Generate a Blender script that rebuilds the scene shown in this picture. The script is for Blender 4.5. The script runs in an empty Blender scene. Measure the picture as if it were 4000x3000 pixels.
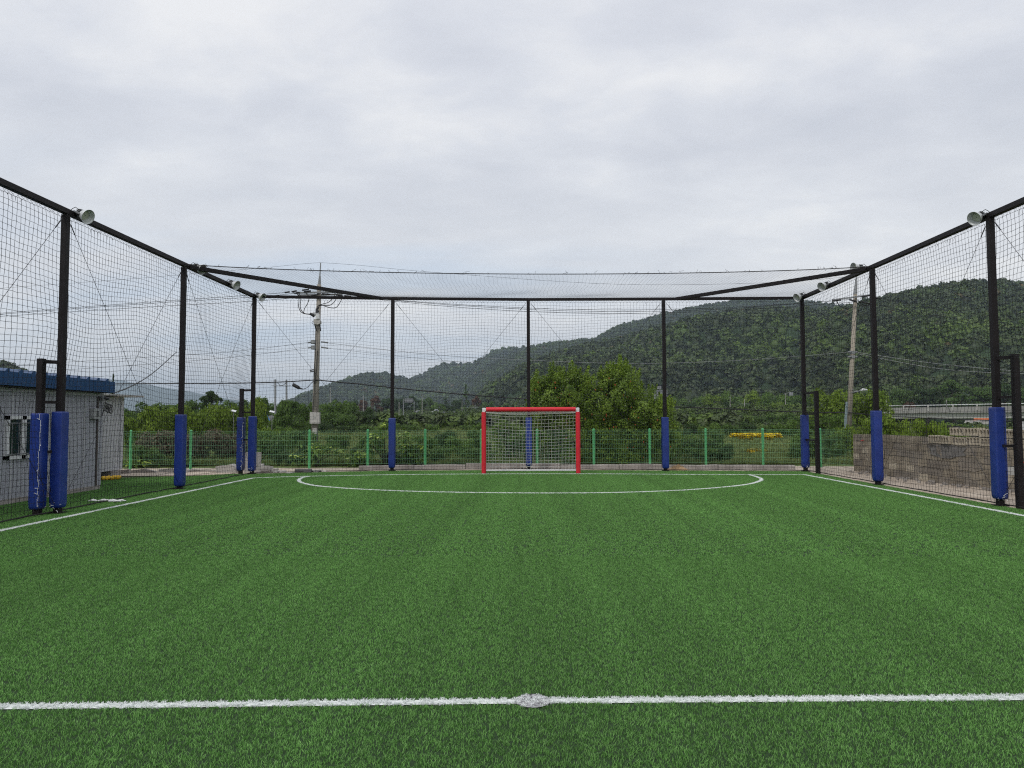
import bpy, math, random
import numpy as np
from mathutils import Vector, Matrix
random.seed(7)
R = math.radians
scene = bpy.context.scene
col = scene.collection
# ------------------------------------------------------------------ camera
F, PITCH, YAW, ROLL, CAMH = 2823.4, 0.0492, -0.0155, 0.0028, 1.6
def cam_axes():
    cy, sy, cp, sp, cr, sr = math.cos(YAW), math.sin(YAW), math.cos(PITCH), math.sin(PITCH), math.cos(ROLL), math.sin(ROLL)
    x = np.array([cy, -sy, 0.]); y = np.array([sy, cy, 0.]); z = np.array([0, 0, 1.])
    fwd = cp*y+sp*z; up0 = -sp*y+cp*z
    return cr*x-sr*up0, sr*x+cr*up0, fwd
RT, UP, FW = cam_axes()
cam_data = bpy.data.cameras.new('camera'); cam = bpy.data.objects.new('camera', cam_data); col.objects.link(cam)
cam.matrix_world = Matrix(((RT[0], UP[0], -FW[0], 0), (RT[1], UP[1], -FW[1], 0), (RT[2], UP[2], -FW[2], CAMH), (0, 0, 0, 1)))
cam_data.sensor_fit = 'HORIZONTAL'; cam_data.sensor_width = 36; cam_data.lens = 36*F/4000
cam_data.clip_start = 0.05; cam_data.clip_end = 30000
scene.camera = cam
# ------------------------------------------------------------------ light
SUN_EL, SUN_AZ = R(52), R(215)      # azimuth from +Y clockwise: behind the camera, to the left
world = bpy.data.worlds.new("World"); scene.world = world; world.use_nodes = True
nt = world.node_tree; N = nt.nodes; Lk = nt.links; N.clear()
def wn(t, **k):
    n = N.new(t)
    for a, b in k.items(): setattr(n, a, b)
    return n
def wmath(op, a, b=None, c=None, clamp=False):
    n = wn('ShaderNodeMath', operation=op, use_clamp=clamp)
    for i, v in enumerate((a, b, c)):
        if v is None: continue
        if isinstance(v, (int, float)): n.inputs[i].default_value = v
        else: Lk.new(v, n.inputs[i])
    return n.outputs[0]
def wramp(fac, stops):
    n = wn('ShaderNodeValToRGB'); Lk.new(fac, n.inputs[0]); e = n.color_ramp.elements
    while len(e) < len(stops): e.new(0.5)
    for el, (p, c) in zip(e, stops): el.position = p; el.color = (c, c, c, 1) if isinstance(c, float) else (*c, 1)
    return n.outputs[0]
def wmix(f, a, b):
    n = wn('ShaderNodeMix', data_type='RGBA'); s = n.inputs
    if isinstance(f, float): s[0].default_value = f
    else: Lk.new(f, s[0])
    for i, v in ((6, a), (7, b)):
        if isinstance(v, tuple): s[i].default_value = (*v, 1)
        else: Lk.new(v, s[i])
    return n.outputs[2]
sky = wn('ShaderNodeTexSky', sky_type='NISHITA', sun_disc=False, sun_elevation=SUN_EL, sun_rotation=SUN_AZ, air_density=1.0, dust_density=2.0, ozone_density=1.5)
tc = wn('ShaderNodeTexCoord'); sx = wn('ShaderNodeSeparateXYZ'); Lk.new(tc.outputs['Generated'], sx.inputs[0])
zc = wmath('ADD', wmath('MAXIMUM', sx.outputs[2], 0.0), 0.16)
u = wmath('DIVIDE', sx.outputs[0], zc); v = wmath('DIVIDE', sx.outputs[1], zc)
def wnoise(su, sv, off, scale, detail, rough=0.55, dist=0.0):
    c = wn('ShaderNodeCombineXYZ'); Lk.new(wmath('MULTIPLY', u, su), c.inputs[0]); Lk.new(wmath('MULTIPLY', v, sv), c.inputs[1]); c.inputs[2].default_value = off
    n = wn('ShaderNodeTexNoise'); Lk.new(c.outputs[0], n.inputs['Vector'])
    n.inputs['Scale'].default_value = scale; n.inputs['Detail'].default_value = detail; n.inputs['Roughness'].default_value = rough; n.inputs['Distortion'].default_value = dist
    return n.outputs[0]
n1 = wnoise(0.75, 1.0, 3.3, 1.0, 9, 0.52, 0.12)
n2 = wnoise(1.0, 1.3, 9.1, 3.2, 7, 0.56, 0.25)
n3 = wnoise(0.4, 1.0, 21.7, 0.8, 5, 0.5, 0.4)
cloudf = wmath('ADD', wmath('MULTIPLY', n1, 0.66), wmath('MULTIPLY', n2, 0.34))
cloud = wramp(cloudf, [(0.36, (4.8, 5.05, 5.65)), (0.45, (5.4, 5.62, 6.15)), (0.52, (6.0, 6.2, 6.65)), (0.62, (7.3, 7.35, 7.45))])
# brighter, a little warmer towards the horizon; slightly violet overhead
hz = wmath('SUBTRACT', 1.0, wmath('MULTIPLY', wmath('MAXIMUM', sx.outputs[2], 0.0), 2.6), clamp=True)
cloud = wmix(wmath('MULTIPLY', hz, 0.6), cloud, (9.2, 9.2, 9.0))
top = wmath('MULTIPLY', wmath('SUBTRACT', sx.outputs[2], 0.28), 1.6, clamp=True)
cloud = wmix(wmath('MULTIPLY', top, 0.4), cloud, (5.3, 5.35, 6.1))
# thin openings low in the sky, to the left
gap = wmath('MULTIPLY', wramp(n3, [(0.48, 0.0), (0.60, 1.0)]), wmath('MULTIPLY', wmath('SUBTRACT', 0.36, sx.outputs[2]), 4.0, clamp=True))
skyc = wn('ShaderNodeVectorMath', operation='SCALE'); Lk.new(sky.outputs[0], skyc.inputs[0]); skyc.inputs['Scale'].default_value = 1.0
blue = wmix(0.25, (3.6, 5.3, 7.4), skyc.outputs[0])
lside = wmath('SUBTRACT', 0.75, wmath('MULTIPLY', sx.outputs[0], 2.2), clamp=True)
full = wmix(wmath('MULTIPLY', wmath('MULTIPLY', gap, lside), 0.5), cloud, blue)
full = wmix(wmath('MULTIPLY', wmath('LESS_THAN', sx.outputs[2], -0.02), 1.0), full, (2.2, 2.4, 2.2))
bg = wn('ShaderNodeBackground'); bg.inputs[1].default_value = 0.1; Lk.new(full, bg.inputs[0])
wo = wn('ShaderNodeOutputWorld'); Lk.new(bg.outputs[0], wo.inputs[0])
sl = bpy.data.lights.new('sun', 'SUN'); sl.energy = 1.3; sl.angle = R(14); sl.color = (1, 0.96, 0.9)
so = bpy.data.objects.new('sun', sl); col.objects.link(so)
sd = Vector((math.sin(SUN_AZ)*math.cos(SUN_EL), math.cos(SUN_AZ)*math.cos(SUN_EL), math.sin(SUN_EL)))
so.rotation_euler = sd.to_track_quat('Z', 'Y').to_euler(); so.location = (0, 0, 60)
vs = scene.view_settings; vs.view_transform = 'Standard'; vs.look = 'None'; vs.exposure = 0.35; vs.gamma = 1.0
cy = scene.cycles
cy.use_denoising = False; cy.use_adaptive_sampling = False; cy.filter_width = 1.15; cy.denoiser = 'OPENIMAGEDENOISE'; cy.denoising_prefilter = 'ACCURATE'; cy.max_bounces = 5; cy.diffuse_bounces = 3; cy.glossy_bounces = 2; cy.transmission_bounces = 3; cy.transparent_max_bounces = 8; cy.volume_bounces = 0
cy.caustics_reflective = False; cy.caustics_refractive = False; cy.sample_clamp_indirect = 4
# ------------------------------------------------------------------ geometry of the view: pixel of the 4000x3000 photo -> world
def ray(px, py):
    return RT*((px-2000)/F)+UP*((1500-py)/F)+FW
def at(px, py, Y):
    d = ray(px, py); t = Y/d[1]
    return Vector((d[0]*t, Y, CAMH+d[2]*t))
def gp(px, py, z=0.0):
    d = ray(px, py); t = (z-CAMH)/d[2]
    return Vector((d[0]*t, d[1]*t, z))
# ------------------------------------------------------------------ helpers
def tag(o, label=None, cat=None, group=None, kind=None):
    for k, v in (('label', label), ('category', cat), ('group', group), ('kind', kind)):
        if v: o[k] = v
    return o
def thing(name, label, cat, loc=(0, 0, 0), group=None, rz=0):
    o = bpy.data.objects.new(name, None); col.objects.link(o); o.location = loc; o.rotation_euler = (0, 0, rz); o.empty_display_size = 0.2
    return tag(o, label, cat, group)
ORG = {}
class MB:
    def __init__(s): s.v = []; s.f = []
    def quadbox(s, P):      # 8 points: bottom ring, top ring
        b = len(s.v); s.v += [tuple(p) for p in P]
        s.f += [(b+3, b+2, b+1, b), (b+4, b+5, b+6, b+7)]+[(b+i, b+(i+1) % 4, b+4+(i+1) % 4, b+4+i) for i in range(4)]
        return s
    def box(s, c, d, rz=0, rot=None):
        hx, hy, hz_ = d[0]/2, d[1]/2, d[2]/2
        M = rot if rot is not None else Matrix.Rotation(rz, 3, 'Z')
        return s.quadbox([Vector(c)+M@Vector(p) for p in ((-hx, -hy, -hz_), (hx, -hy, -hz_), (hx, hy, -hz_), (-hx, hy, -hz_), (-hx, -hy, hz_), (hx, -hy, hz_), (hx, hy, hz_), (-hx, hy, hz_))])
    def tube(s, pts, r, n=6, caps=True):
        pts = [Vector(p) for p in pts]; b = len(s.v); m = len(pts)
        for i, p in enumerate(pts):
            t = (pts[min(i+1, m-1)]-pts[max(i-1, 0)])
            if t.length < 1e-9: t = Vector((0, 0, 1))
            t.normalize(); a = Vector((0, 0, 1)) if abs(t.z) < 0.9 else Vector((1, 0, 0))
            e1 = t.cross(a).normalized(); e2 = t.cross(e1)
            rr = r[i] if isinstance(r, (list, tuple)) else r
            for k in range(n):
                th = 2*math.pi*k/n+(math.pi/4 if n == 4 else 0); s.v.append(tuple(p+e1*math.cos(th)*rr+e2*math.sin(th)*rr))
        for i in range(m-1):
            for k in range(n):
                s.f.append((b+i*n+k, b+i*n+(k+1) % n, b+(i+1)*n+(k+1) % n, b+(i+1)*n+k))
        if caps:
            s.f.append(tuple(b+k for k in range(n))[::-1]); s.f.append(tuple(b+(m-1)*n+k for k in range(n)))
        return s
    def bar(s, a, b_, w, h=None, up=(0, 0, 1)):   # square section bar
        a = Vector(a); b_ = Vector(b_); t = (b_-a).normalized(); h = h or w
        upv = Vector(up) if abs(t.dot(Vector(up))) < 0.95 else Vector((0, 1, 0))
        e1 = t.cross(upv).normalized()*w/2; e2 = e1.cross(t).normalized()*h/2
        return s.quadbox([a-e1-e2, a+e1-e2, a+e1+e2, a-e1+e2, b_-e1-e2, b_+e1-e2, b_+e1+e2, b_-e1+e2])
    def lathe(s, prof, n=24, M=None, org=(0, 0, 0)):
        b = len(s.v); o = Vector(org)
        for r_, z_ in prof:
            for k in range(n):
                p = Vector((r_*math.cos(2*math.pi*k/n), r_*math.sin(2*math.pi*k/n), z_)); s.v.append(tuple(o+(M@p if M else p)))
        for i in range(len(prof)-1):
            for k in range(n): s.f.append((b+i*n+k, b+i*n+(k+1) % n, b+(i+1)*n+(k+1) % n, b+(i+1)*n+k))
        return s
    def prism(s, poly, a, b_):   # poly: list of 3D points, swept by vector b_-a
        b = len(s.v); n = len(poly); d = Vector(b_)-Vector(a)
        s.v += [tuple(Vector(p)) for p in poly]+[tuple(Vector(p)+d) for p in poly]
        s.f += [tuple(range(b, b+n))[::-1], tuple(range(b+n, b+2*n))]+[(b+i, b+(i+1) % n, b+n+(i+1) % n, b+n+i) for i in range(n)]
        return s
    def build(s, name, mat, parent=None, smooth=False, bevel=0, loc=None):
        me = bpy.data.meshes.new(name)
        org = Vector((0, 0, 0)); p = parent
        if parent is not None:
            org = Vector(ORG.get(parent.name, parent.location))
        elif loc is not None: org = Vector(loc)
        me.from_pydata([tuple(Vector(v)-org) for v in s.v], [], s.f)
        if smooth:
            me.shade_smooth() if hasattr(me, 'shade_smooth') else None
        me.materials.append(mat)
        o = bpy.data.objects.new(name, me); col.objects.link(o)
        if parent is not None: o.parent = parent; ORG[o.name] = tuple(org)
        else: o.location = org; ORG[o.name] = tuple(org)
        if bevel:
            m = o.modifiers.new('bevel', 'BEVEL'); m.width = bevel; m.segments = 2; m.limit_method = 'ANGLE'
        return o
def npmesh(name, V, Fq, mats, attrs=None, smooth=False):
    """fast quad/tri mesh; Fq (n,k)"""
    me = bpy.data.meshes.new(name); V = np.asarray(V, np.float32); Fq = np.asarray(Fq, np.int32)
    n, k = Fq.shape
    me.vertices.add(len(V)); me.vertices.foreach_set('co', V.ravel())
    me.loops.add(n*k); me.loops.foreach_set('vertex_index', Fq.ravel())
    me.polygons.add(n); me.polygons.foreach_set('loop_start', np.arange(0, n*k, k, dtype=np.int32))
    try: me.polygons.foreach_set('loop_total', np.full(n, k, np.int32))
    except Exception: pass
    me.update(calc_edges=True)
    if smooth: me.polygons.foreach_set('use_smooth', np.ones(n, bool))
    for m in mats: me.materials.append(m)
    for an, (dom, arr) in (attrs or {}).items():
        a = me.attributes.new(an, 'FLOAT', dom); a.data.foreach_set('value', np.asarray(arr, np.float32))
    me.validate()
    return me
# ------------------------------------------------------------------ materials
def mat(name, base, rough=0.6, metal=0.0, var=0.0, vscale=3.0, col2=None, bump=0.0, bscale=40.0, spec=0.4, coords='Object', stretch=None):
    m = bpy.data.materials.new(name); m.use_nodes = True; n = m.node_tree.nodes; l = m.node_tree.links; b = n['Principled BSDF']
    b.inputs['Base Color'].default_value = (*base, 1); b.inputs['Roughness'].default_value = rough; b.inputs['Metallic'].default_value = metal
    b.inputs['Specular IOR Level'].default_value = spec
    t = n.new('ShaderNodeTexCoord'); vec = t.outputs[coords] if coords != 'World' else None
    if coords == 'World':
        g = n.new('ShaderNodeNewGeometry'); vec = g.outputs['Position']
    if stretch:
        mp = n.new('ShaderNodeMapping'); mp.inputs['Scale'].default_value = stretch; l.new(vec, mp.inputs[0]); vec = mp.outputs[0]
    if var or col2:
        ns = n.new('ShaderNodeTexNoise'); ns.inputs['Scale'].default_value = vscale; ns.inputs['Detail'].default_value = 6; ns.inputs['Roughness'].default_value = 0.65
        l.new(vec, ns.inputs['Vector']); r = n.new('ShaderNodeValToRGB'); e = r.color_ramp.elements
        c2 = col2 or tuple(x*(1+var) for x in base); c1 = base if col2 else tuple(x*(1-var) for x in base)
        e[0].position = 0.32; e[0].color = (*c1, 1); e[1].position = 0.68; e[1].color = (*c2, 1)
        l.new(ns.outputs[0], r.inputs[0]); l.new(r.outputs[0], b.inputs['Base Color'])
    if bump:
        nb = n.new('ShaderNodeTexNoise'); nb.inputs['Scale'].default_value = bscale; nb.inputs['Detail'].default_value = 4; l.new(vec, nb.inputs['Vector'])
        bp = n.new('ShaderNodeBump'); bp.inputs['Strength'].default_value = bump; bp.inputs['Distance'].default_value = 0.02
        l.new(nb.outputs[0], bp.inputs['Height']); l.new(bp.outputs[0], b.inputs['Normal'])
    return m
def leafmat(name, dark, light, brown=None, vs_=0.5, rough=0.55, coords='Object', inst=False, trans=0.35, lanes=False):
    """two greens mixed per leaf and in clumps; a little light comes through the leaf"""
    m = bpy.data.materials.new(name); m.use_nodes = True; n = m.node_tree.nodes; l = m.node_tree.links; b = n['Principled BSDF']; out = n['Material Output']
    a = n.new('ShaderNodeAttribute'); a.attribute_name = 'lv'
    ns = n.new('ShaderNodeTexNoise'); ns.inputs['Scale'].default_value = vs_; ns.inputs['Detail'].default_value = 3
    if coords == 'World':
        g = n.new('ShaderNodeNewGeometry'); l.new(g.outputs['Position'], ns.inputs['Vector'])
    else:
        t = n.new('ShaderNodeTexCoord'); l.new(t.outputs['Object'], ns.inputs['Vector'])
    mr = n.new('ShaderNodeMapRange'); mr.inputs[1].default_value = 0.36; mr.inputs[2].default_value = 0.64; l.new(ns.outputs[0], mr.inputs[0])
    ad = n.new('ShaderNodeMath'); ad.operation = 'MULTIPLY_ADD'; l.new(a.outputs['Fac'], ad.inputs[0]); ad.inputs[1].default_value = 0.5
    hm = n.new('ShaderNodeMath'); hm.operation = 'MULTIPLY'; l.new(mr.outputs[0], hm.inputs[0]); hm.inputs[1].default_value = 0.5; l.new(hm.outputs[0], ad.inputs[2])
    mx = n.new('ShaderNodeMix'); mx.data_type = 'RGBA'; l.new(ad.outputs[0], mx.inputs[0]); mx.inputs[6].default_value = (*dark, 1); mx.inputs[7].default_value = (*light, 1)
    c = mx.outputs[2]
    if inst:
        ia = n.new('ShaderNodeAttribute'); ia.attribute_type = 'INSTANCER'; ia.attribute_name = 'tint'
        r = n.new('ShaderNodeValToRGB'); l.new(ia.outputs['Fac'], r.inputs[0]); e = r.color_ramp.elements
        stops = inst
        while len(e) < len(stops): e.new(0.5)
        for el, (p, cc) in zip(e, stops): el.position = p; el.color = (*cc, 1)
        mm = n.new('ShaderNodeMix'); mm.data_type = 'RGBA'; mm.blend_type = 'MULTIPLY'; mm.inputs[0].default_value = 1.0; l.new(c, mm.inputs[6]); l.new(r.outputs[0], mm.inputs[7]); c = mm.outputs[2]
    if lanes:      # faint lengthwise bands left by brushing the turf, and soft patches
        for sc_, lo, hi in (((2.3, 0.05, 1), 0.90, 1.10), ((0.6, 0.12, 1), 0.93, 1.06), ((14, 8, 1), 0.90, 1.07)):
            mp = n.new('ShaderNodeMapping'); mp.inputs['Scale'].default_value = sc_; g2 = n.new('ShaderNodeNewGeometry'); l.new(g2.outputs['Position'], mp.inputs[0])
            nz = n.new('ShaderNodeTexNoise'); nz.inputs['Scale'].default_value = 1.0; nz.inputs['Detail'].default_value = 3; l.new(mp.outputs[0], nz.inputs['Vector'])
            m2 = n.new('ShaderNodeMapRange'); m2.inputs[1].default_value = 0.35; m2.inputs[2].default_value = 0.65; m2.inputs[3].default_value = lo; m2.inputs[4].default_value = hi; l.new(nz.outputs[0], m2.inputs[0])
            vm = n.new('ShaderNodeVectorMath'); vm.operation = 'SCALE'; l.new(c, vm.inputs[0]); l.new(m2.outputs[0], vm.inputs['Scale']); c = vm.outputs[0]
    l.new(c, b.inputs['Base Color']); b.inputs['Roughness'].default_value = rough; b.inputs['Specular IOR Level'].default_value = 0.3 if not lanes else 0.18
    tr = n.new('ShaderNodeBsdfTranslucent'); l.new(c, tr.inputs[0]); ms = n.new('ShaderNodeMixShader'); ms.inputs[0].default_value = trans
    l.new(b.outputs[0], ms.inputs[1]); l.new(tr.outputs[0], ms.inputs[2]); l.new(ms.outputs[0], out.inputs[0])
    return m
M = {}
M['steel'] = mat('black_painted_steel', (0.011, 0.0085, 0.0095), 0.6, 0.0, 0.35, 6, bump=0.15, bscale=60, spec=0.22)
M['pad'] = mat('blue_vinyl', (0.009, 0.031, 0.20), 0.42, 0, 0.24, 2.5, bump=0.3, bscale=7, spec=0.5, coords='World')
M['net'] = mat('black_twine', (0.012, 0.012, 0.013), 0.8)
M['rope'] = mat('dark_rope', (0.02, 0.018, 0.018), 0.8)
M['cable'] = mat('bracing_wire', (0.035, 0.035, 0.038), 0.5, 0.5)
M['red'] = mat('red_vinyl', (0.62, 0.018, 0.032), 0.5, 0, 0.08, 3, bump=0.2, bscale=12, coords='World')
M['white'] = mat('white_paint', (0.72, 0.73, 0.74), 0.5, 0, 0.06, 5)
M['whitenet'] = mat('white_twine', (0.86, 0.87, 0.85), 0.7)
M['gfence'] = mat('green_coated_post', (0.10, 0.42, 0.17), 0.45, 0, 0.12, 3)
M['gwire'] = mat('green_coated_wire', (0.21, 0.44, 0.26), 0.5, 0, 0.15, 2)
M['conc'] = mat('concrete', (0.20, 0.18, 0.165), 0.9, 0, 0, 2.2, (0.42, 0.39, 0.36), 0.5, 30, coords='World')
M['cavity'] = mat('cavity_shade', (0.035, 0.028, 0.022), 0.95)  # dark brown paints the shade inside the hollow-block cells
M['conc_pale'] = mat('pale_concrete', (0.34, 0.33, 0.31), 0.9, 0, 0, 3, (0.5, 0.48, 0.45), 0.4, 30, coords='World')
M['dirt'] = mat('sandy_dirt', (0.32, 0.26, 0.20), 0.95, 0, 0, 1.6, (0.56, 0.48, 0.39), 0.6, 18, coords='World')
M['soil'] = mat('weedy_soil', (0.05, 0.085, 0.02), 0.95, 0, 0, 0.35, (0.13, 0.17, 0.045), 0.5, 6, coords='World')
M['wallgrey'] = mat('grey_corrugated_metal', (0.41, 0.42, 0.46), 0.5, 0.0, 0.06, 1.2, spec=0.4)
M['wallgrey2'] = mat('weathered_grey_metal', (0.46, 0.465, 0.485), 0.5, 0.0, 0.10, 1.5, spec=0.4)
M['blueroof'] = mat('blue_roof_sheet', (0.012, 0.066, 0.18), 0.45, 0, 0.10, 2)
M['glass'] = mat('window_glass', (0.012, 0.03, 0.028), 0.08, 0, 0, spec=0.8)
M['galv'] = mat('galvanised_steel', (0.26, 0.27, 0.28), 0.5, 0.3, 0.12, 4)
M['pole'] = mat('pole_concrete', (0.27, 0.25, 0.215), 0.9, 0, 0.22, 1.3, bump=0.3, bscale=14, coords='World', stretch=(1, 1, 0.25))
M['polewood'] = mat('pale_pole_concrete', (0.31, 0.275, 0.225), 0.9, 0, 0.2, 1.3, bump=0.3, bscale=14, coords='World', stretch=(1, 1, 0.2))
M['blackrub'] = mat('black_rubber', (0.015, 0.015, 0.017), 0.6)
M['lampout'] = mat('lamp_shade_metal', (0.58, 0.60, 0.60), 0.4, 0.2, 0.1, 8)
M['lampin'] = mat('lamp_diffuser', (0.46, 0.48, 0.40), 0.25, 0, 0.1, 10)
M['lampdark'] = mat('lamp_housing', (0.11, 0.115, 0.12), 0.45, 0.4)
M['yellow'] = mat('yellow_hose', (0.75, 0.46, 0.01), 0.4, 0, 0.1, 9)
M['bark'] = mat('bark', (0.05, 0.038, 0.028), 0.9, 0, 0.3, 6, bump=0.5, bscale=20)
M['asphalt'] = mat('asphalt', (0.09, 0.09, 0.092), 0.9, 0, 0.15, 1, coords='World')
M['carwhite'] = mat('white_car_paint', (0.72, 0.73, 0.75), 0.25, 0, spec=0.6)
M['tyre'] = mat('tyre_rubber', (0.015, 0.015, 0.015), 0.8)
M['signback'] = mat('sign_back_metal', (0.22, 0.225, 0.235), 0.6, 0.1, 0.1, 2)
M['blue'] = mat('bright_blue_sheet', (0.06, 0.22, 0.62), 0.5)
M['orange'] = mat('orange_roof', (0.62, 0.16, 0.05), 0.7)
M['fruit'] = mat('orange_blossom', (0.50, 0.10, 0.03), 0.5)
M['yflower'] = mat('yellow_flower', (0.88, 0.70, 0.01), 0.6)
M['hill'] = mat('forest_floor', (0.012, 0.028, 0.008), 0.95, 0, 0, 0.02, (0.025, 0.05, 0.014), coords='World')
M['farhill'] = mat('far_forested_ridge', (0.02, 0.042, 0.02), 0.95, 0, 0, 0.004, (0.035, 0.06, 0.025), coords='World')
L = {}
L['bright'] = leafmat('bright_leaves', (0.085, 0.15, 0.014), (0.25, 0.36, 0.04))
L['fresh'] = leafmat('fresh_green_leaves', (0.055, 0.115, 0.018), (0.16, 0.26, 0.045))
L['mid'] = leafmat('green_leaves', (0.042, 0.092, 0.018), (0.135, 0.22, 0.045))
L['dark'] = leafmat('dark_green_leaves', (0.022, 0.050, 0.014), (0.075, 0.13, 0.032))
L['brown'] = leafmat('rust_brown_needles', (0.07, 0.042, 0.026), (0.19, 0.105, 0.065))
L['vine'] = leafmat('dry_vine_tangle', (0.065, 0.052, 0.03), (0.22, 0.18, 0.12))
L['pom'] = leafmat('glossy_small_leaves', (0.034, 0.082, 0.011), (0.30, 0.43, 0.06), vs_=1.6, rough=0.4)
L['lime'] = leafmat('young_lime_leaves', (0.30, 0.44, 0.07), (0.52, 0.64, 0.15), vs_=2)
# ------------------------------------------------------------------ scatter by geometry nodes (only for uncountable stuff)
def scatter(name, pts, protos, label, scale=None, rz=None, tint=None, cat='vegetation', tilt=None):
    pts = np.asarray(pts, np.float32); n = len(pts); rng = np.random.default_rng(len(pts))
    me = bpy.data.meshes.new(name); me.vertices.add(n); me.vertices.foreach_set('co', pts.ravel())
    rot = np.zeros((n, 3), np.float32); rot[:, 2] = rng.uniform(0, 6.283, n) if rz is None else rz
    if tilt: rot[:, 0] = rng.normal(0, tilt, n); rot[:, 1] = rng.normal(0, tilt, n)
    sc = np.ones((n, 3), np.float32) if scale is None else np.asarray(scale, np.float32)
    if sc.ndim == 1: sc = np.repeat(sc[:, None], 3, 1)
    for an, arr in (('rot', rot), ('scl', sc)):
        a = me.attributes.new(an, 'FLOAT_VECTOR', 'POINT'); a.data.foreach_set('vector', arr.ravel())
    a = me.attributes.new('tint', 'FLOAT', 'POINT'); a.data.foreach_set('value', (rng.uniform(0, 1, n) if tint is None else np.asarray(tint)).astype(np.float32))
    o = bpy.data.objects.new(name, me); col.objects.link(o)
    pc = bpy.data.collections.new(name+'_kinds')
    for i, pm in enumerate(protos):
        po = bpy.data.objects.new('%s_kind' % name, pm); pc.objects.link(po)
    g = bpy.data.node_groups.new(name+'_scatter', 'GeometryNodeTree')
    g.interface.new_socket('Geometry', in_out='INPUT', socket_type='NodeSocketGeometry'); g.interface.new_socket('Geometry', in_out='OUTPUT', socket_type='NodeSocketGeometry')
    gi = g.nodes.new('NodeGroupInput'); go = g.nodes.new('NodeGroupOutput'); ip = g.nodes.new('GeometryNodeInstanceOnPoints'); ci = g.nodes.new('GeometryNodeCollectionInfo')
    ci.inputs['Collection'].default_value = pc; ci.inputs['Separate Children'].default_value = True; ci.inputs['Reset Children'].default_value = True
    def nat(nm, ty='FLOAT_VECTOR'):
        q = g.nodes.new('GeometryNodeInputNamedAttribute'); q.data_type = ty; q.inputs['Name'].default_value = nm; return q.outputs[0]
    ri = g.nodes.new('FunctionNodeRandomValue'); ri.data_type = 'INT'; ri.inputs[4].default_value = 0; ri.inputs[5].default_value = len(protos)-1
    er = g.nodes.new('FunctionNodeEulerToRotation')
    lk = g.links.new
    lk(gi.outputs[0], ip.inputs['Points']); lk(ci.outputs[0], ip.inputs['Instance']); ip.inputs['Pick Instance'].default_value = True
    lk(ri.outputs[2], ip.inputs['Instance Index']); lk(nat('rot'), er.inputs[0]); lk(er.outputs[0], ip.inputs['Rotation']); lk(nat('scl'), ip.inputs['Scale']); lk(ip.outputs[0], go.inputs[0])
    md = o.modifiers.new('scatter', 'NODES'); md.node_group = g
    return tag(o, label, cat, None, 'stuff')
# ------------------------------------------------------------------ foliage meshes
def leaves(P, Nn, size, rng, lv, aspect=0.55, droop=0.3):
    """rhombic leaves at points P with rough normals Nn"""
    n = len(P); t = rng.normal(size=(n, 3)); Nn = Nn+rng.normal(0, 0.55, (n, 3)); Nn /= np.linalg.norm(Nn, axis=1)[:, None]+1e-9
    t -= (t*Nn).sum(1)[:, None]*Nn; t /= np.linalg.norm(t, axis=1)[:, None]+1e-9; b = np.cross(Nn, t)
    s = (size*rng.uniform(0.6, 1.3, n))[:, None]
    V = np.stack([P-t*s, P+b*s*aspect, P+t*s-Nn*s*droop*0.3, P-b*s*aspect], 1).reshape(-1, 3)
    Fq = np.arange(4*n).reshape(n, 4)
    return V, Fq, lv
def crown_mesh(name, seed, material, lobes=14, per=170, size=0.07, flat=0.8, shape='round', lobe_r=(0.22, 0.42), fill=0.25):
    """unit crown: radius 1, z from 0 to 2*flat"""
    rng = np.random.default_rng(seed); Vs = []; Fs = []; A = []; nb = 0
    for i in range(lobes):
        if shape == 'cone':
            h = rng.uniform(0, 1)**1.2; rad = (1-h)*0.8*rng.uniform(0.6, 1); th = rng.uniform(0, 6.283); c = np.array([rad*math.cos(th), rad*math.sin(th), 2*flat*(0.08+0.9*h)]); lr = 0.14+0.25*(1-h); sq = 0.55
        elif shape == 'layer':
            h = rng.uniform(0, 1); rad = math.sqrt(max(0, 1-h**1.6))*0.75*rng.uniform(0.2, 1); th = rng.uniform(0, 6.283); c = np.array([rad*math.cos(th), rad*math.sin(th), 2*flat*(0.15+0.75*h)]); lr = rng.uniform(0.3, 0.45)*(1.1-0.5*h); sq = 0.38
        else:
            d = rng.normal(size=3); d /= np.linalg.norm(d); rr = rng.uniform(0.45, 0.72) if i else 0.0
            c = d*rr; c = np.array([c[0], c[1], (c[2]*0.95+1)*flat]); lr = rng.uniform(*lobe_r); sq = 0.85
        n = int(per*(lr/0.33)**2)+20
        d = rng.normal(size=(n, 3)); d /= np.linalg.norm(d, axis=1)[:, None]; d[:, 2] = np.where(rng.uniform(size=n) < 0.6, np.abs(d[:, 2]), d[:, 2])
        rad = lr*(1-fill*rng.uniform(0, 1, n)**0.7)*(1+0.16*np.sin(d[:, 0]*7+i)*np.cos(d[:, 1]*6))
        P = c+d*rad[:, None]*np.array([1, 1, sq]); P[:, 2] = np.maximum(P[:, 2], 0.01)
        lv = np.clip(0.5+0.0*d[:, 2]+rng.normal(0, 0.22, n)+rng.normal(0, 0.16), 0, 1)
        V, Fq, a = leaves(P, d, size, rng, lv); Vs.append(V); Fs.append(Fq+nb); A.append(a); nb += len(V)
    return npmesh(name, np.concatenate(Vs), np.concatenate(Fs), [material], {'lv': ('FACE', np.concatenate(A))})
CROWN = {}
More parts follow.
